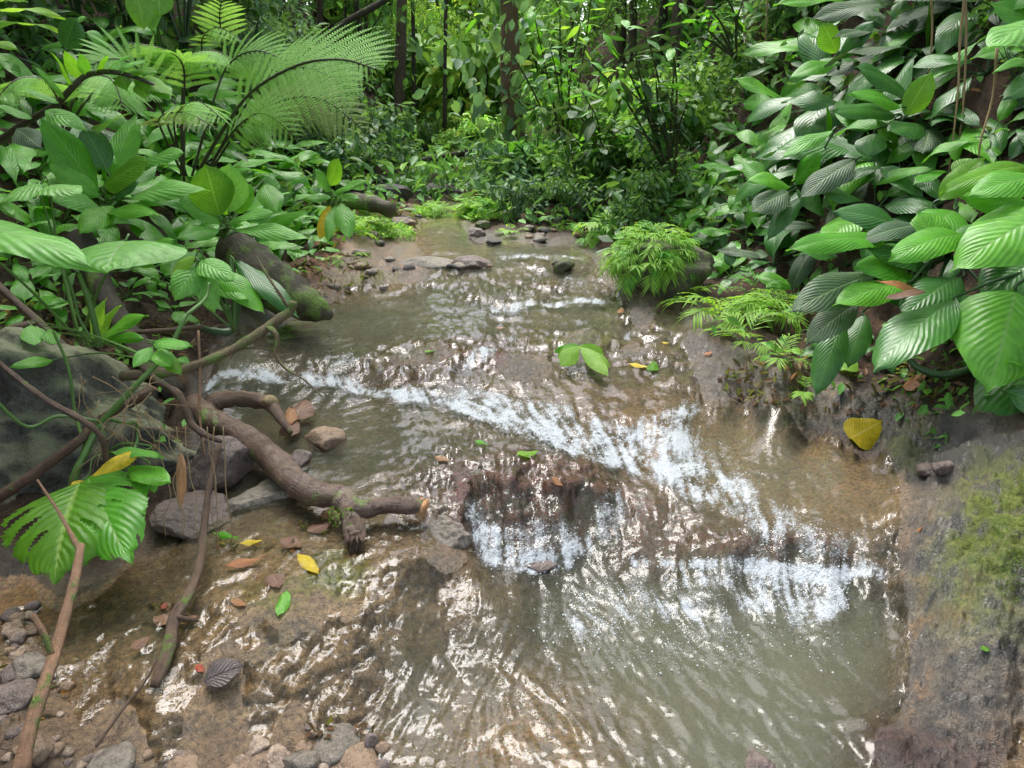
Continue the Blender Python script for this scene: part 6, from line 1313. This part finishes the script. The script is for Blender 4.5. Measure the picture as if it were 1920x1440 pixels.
# ------------------------------------------------------------------ fallen leaves
def flat_leaf(label, u0, v0, u1, v1, wpx, mat, shape='ellip', droop=.15, lift=.008, cat='leaf', **kw):
    b0, e0 = S(u0, v0, lift), S(u1, v1, lift); L = (e0-b0).length; W = wpx/FPX*((b0+e0)/2-cam.location).length/L*1.35
    o = put_leaf(b0, e0, mat, W=min(W, 1.1), droop=droop, up=kw.pop('up', (0,-.12,1)), nu=8, nv=14, shape=shape, name='fallen_leaf', fold=kw.pop('fold', .12), wave=.04, **kw); return tag(o, label, cat)
flat_leaf('large yellow leaf with a brown blotch lying at the right edge of the pool', 1592,834,1650,802,44,'yellow','ovate',lift=.03,up=(0,-.75,.7),droop=.05)
flat_leaf('orange yellow leaf beside a green one on the rock step', 1178,684,1217,692,11,'yellow'); flat_leaf('round green leaf beside the orange one on the rock step', 1222,698,1226,680,16,'bright','ovate')
flat_leaf('yellow green leaf on the water over the dome of rock', 972,856,1008,850,18,'lime','ovate'); flat_leaf('orange leaf floating left of the dome of rock', 815,858,843,868,11,'orange'); flat_leaf('rusty leaf caught on the wet fall of the dome', 1036,897,1054,915,12,'orange')
flat_leaf('yellow leaf with green base under the log on the sloping rock', 560,1042,597,1080,18,'yellow'); flat_leaf('square brown leaf on the mossy part of the sloping rock', 510,1080,525,1106,26,'brown','ovate'); flat_leaf('narrow fresh green leaf on the sloping rock', 540,1112,522,1160,17,'mid')
flat_leaf('large curled grey leaf with dark ribs on the wet rock at the lower left', 382,1290,458,1262,44,'grey','ellip',lift=.02,droop=.3,fold=.5); flat_leaf('tiny red leaf above the curled grey one', 368,1250,382,1264,9,'red'); flat_leaf('curled brown leaf on the rock below the flat purplish rock', 420,1065,500,1050,14,'orange','lance'); flat_leaf('thin brown leaf with a long stalk on the sloping rock', 434,1128,462,1140,10,'orange')
flat_leaf('pale brown leaf resting against the dark stick', 290,1160,325,1172,18,'greyrock' if False else 'brown'); flat_leaf('brown leaf lying right of the dark stick', 325,1162,372,1162,12,'brown'); flat_leaf('red leaf stub beside the dark stick', 303,1146,312,1134,8,'red'); flat_leaf('yellow brown leaf under the foot of the dark stick', 245,1220,282,1198,16,'brown')
flat_leaf('tan dead leaf on the mud right of the rock step', 1318,668,1336,662,9,'orange'); flat_leaf('orange leaf standing at the edge of the pool above the ledge', 1160,590,1166,580,8,'orange'); flat_leaf('small yellow leaf on the low rock by the pool', 1240,644,1254,646,5,'yellow')
flat_leaf('orange leaf on the crest of the upper ledge', 930,617,948,617,5,'orange'); flat_leaf('pale yellow leaf on the mossy hump of the upper ledge', 795,661,815,661,6,'lime'); flat_leaf('green leaf piece on the dome near its top', 890,828,915,838,8,'mid')
flat_leaf('large crumpled brown leaf on the bank under the big leaves', 1690,735,1745,705,40,'orange','ovate',lift=.03); flat_leaf('olive leaf on the bank left of the crumpled brown one', 1578,705,1600,685,26,'lime','ovate',lift=.03)
flat_leaf('dark brown leaf in the lower left corner', 5,1262,50,1240,22,'brown'); flat_leaf('brown leaf under the left twigs', 215,670,250,655,18,'orange'); flat_leaf('small green leaf on the mossy rock at the lower right', 1842,1215,1850,1226,9,'bright'); flat_leaf('fragment of pink leaf on the mossy rock', 1716,1000,1728,992,8,'orange'); flat_leaf('thin brown leaf on the small stone at the bottom edge', 1422,1418,1440,1440,10,'orange')
flat_leaf('green leaf floating at the foot of the pale rock', 400,1002,450,1015,10,'mid'); flat_leaf('yellow leaf at the foot of the pale rock', 450,1022,492,1018,10,'yellow'); flat_leaf('pink brown leaf beside the splintered stub', 530,1012,565,1030,20,'brown'); flat_leaf('brown leaf pinned under the log stub', 575,1000,620,985,20,'brown'); flat_leaf('orange leaf pinned under the log stub', 600,968,625,962,16,'orange')
flat_leaf('crumpled dead leaves caught on the fork of the log', 555,800,578,765,36,'brown','ovate',lift=.03,droop=.8); flat_leaf('curled brown leaf caught behind the crumpled one', 535,830,560,805,26,'brown','ovate',lift=.03,droop=.8); flat_leaf('olive leaf strip on the fork of the log', 550,815,545,785,16,'orange',lift=.05)
# orange dead leaf lying on the big leaves
tag(put_leaf(P(1735,548,2.95), P(1645,528,2.95), 'orange', W=.3, droop=.2, nu=6, nv=12, name='fallen_leaf', seed=4), 'orange brown dead leaf lying on the large green leaves', 'leaf')
tag(put_leaf(P(1735,545,2.9), P(1660,560,2.9), 'brown', W=.3, droop=.2, nu=6, nv=12, name='fallen_leaf', seed=5), 'purple brown dead leaf under the orange one on the large leaves', 'leaf')
tag(put_leaf(P(1782,590,2.95), P(1778,630,2.9), 'orange', W=.35, droop=.1, up=(0,-1,.2), nu=6, nv=12, name='fallen_leaf', seed=6), 'orange leaf hanging between two large ribbed leaves', 'leaf')
# green sprig on the rock step
c0 = S(1085, 680, .09); t = thing('leafy_sprig', c0, 'fallen sprig of light green leaflets lying on the rock step in midstream', 'sprig')
for i, (u, v, w) in enumerate([(1138,720,20),(1142,703,14),(1130,680,14),(1128,672,12),(1052,702,24),(1046,686,16),(1040,675,12),(1060,670,12)]):
    e0 = S(u, v, .045); L = (e0-c0).length; put_leaf(c0, e0, 'lime' if i not in (6,7) else 'mid', t, W=min(.6, w/FPX*3.4/L*1.6), droop=.3, up=(0,-.8,.6), shape='obov', nu=4, nv=10, seed=i % 3)
tube_obj('stem', local(t, [c0+Vector((.0,.01,.0)), S(1078,660,.03)]), .003, M['stem'], t, 5)

herbs('fallen_leaves', 'sodden brown leaf scraps caught against stones and wood', [(600,985,40,22),(310,1160,30,20),(562,800,30,24),(470,1030,90,14),(415,950,60,10),(430,860,20,16),(60,1290,60,70),(640,1380,60,20),(1700,770,60,30),(1560,770,60,16)], 330, .034, 'litter', 80, .012, 'cloud')
g_ = random.Random(23); m = MB(); t = thing('twig_litter', P(200,640,3.1), 'litter of small brown twigs on the soil of the left bank above the boulder', 'twigs')
for i in range(70):
    p = hit(g_.uniform(0,400), g_.uniform(520,680), False); a = g_.uniform(0,6.28); l = g_.uniform(.05,.22); q = p+Vector((math.cos(a)*l, math.sin(a)*l, g_.uniform(0,.04)))
    m.tube(local(t, [p+Vector((0,0,.01)), (p+q)/2+Vector((0,0,.015)), q]), [g_.uniform(.002,.005), .0015], 5, .2, i, sub=2)
tag(link('twigs', m.mesh('twigs', M['twig']), parent=t), kind='stuff')
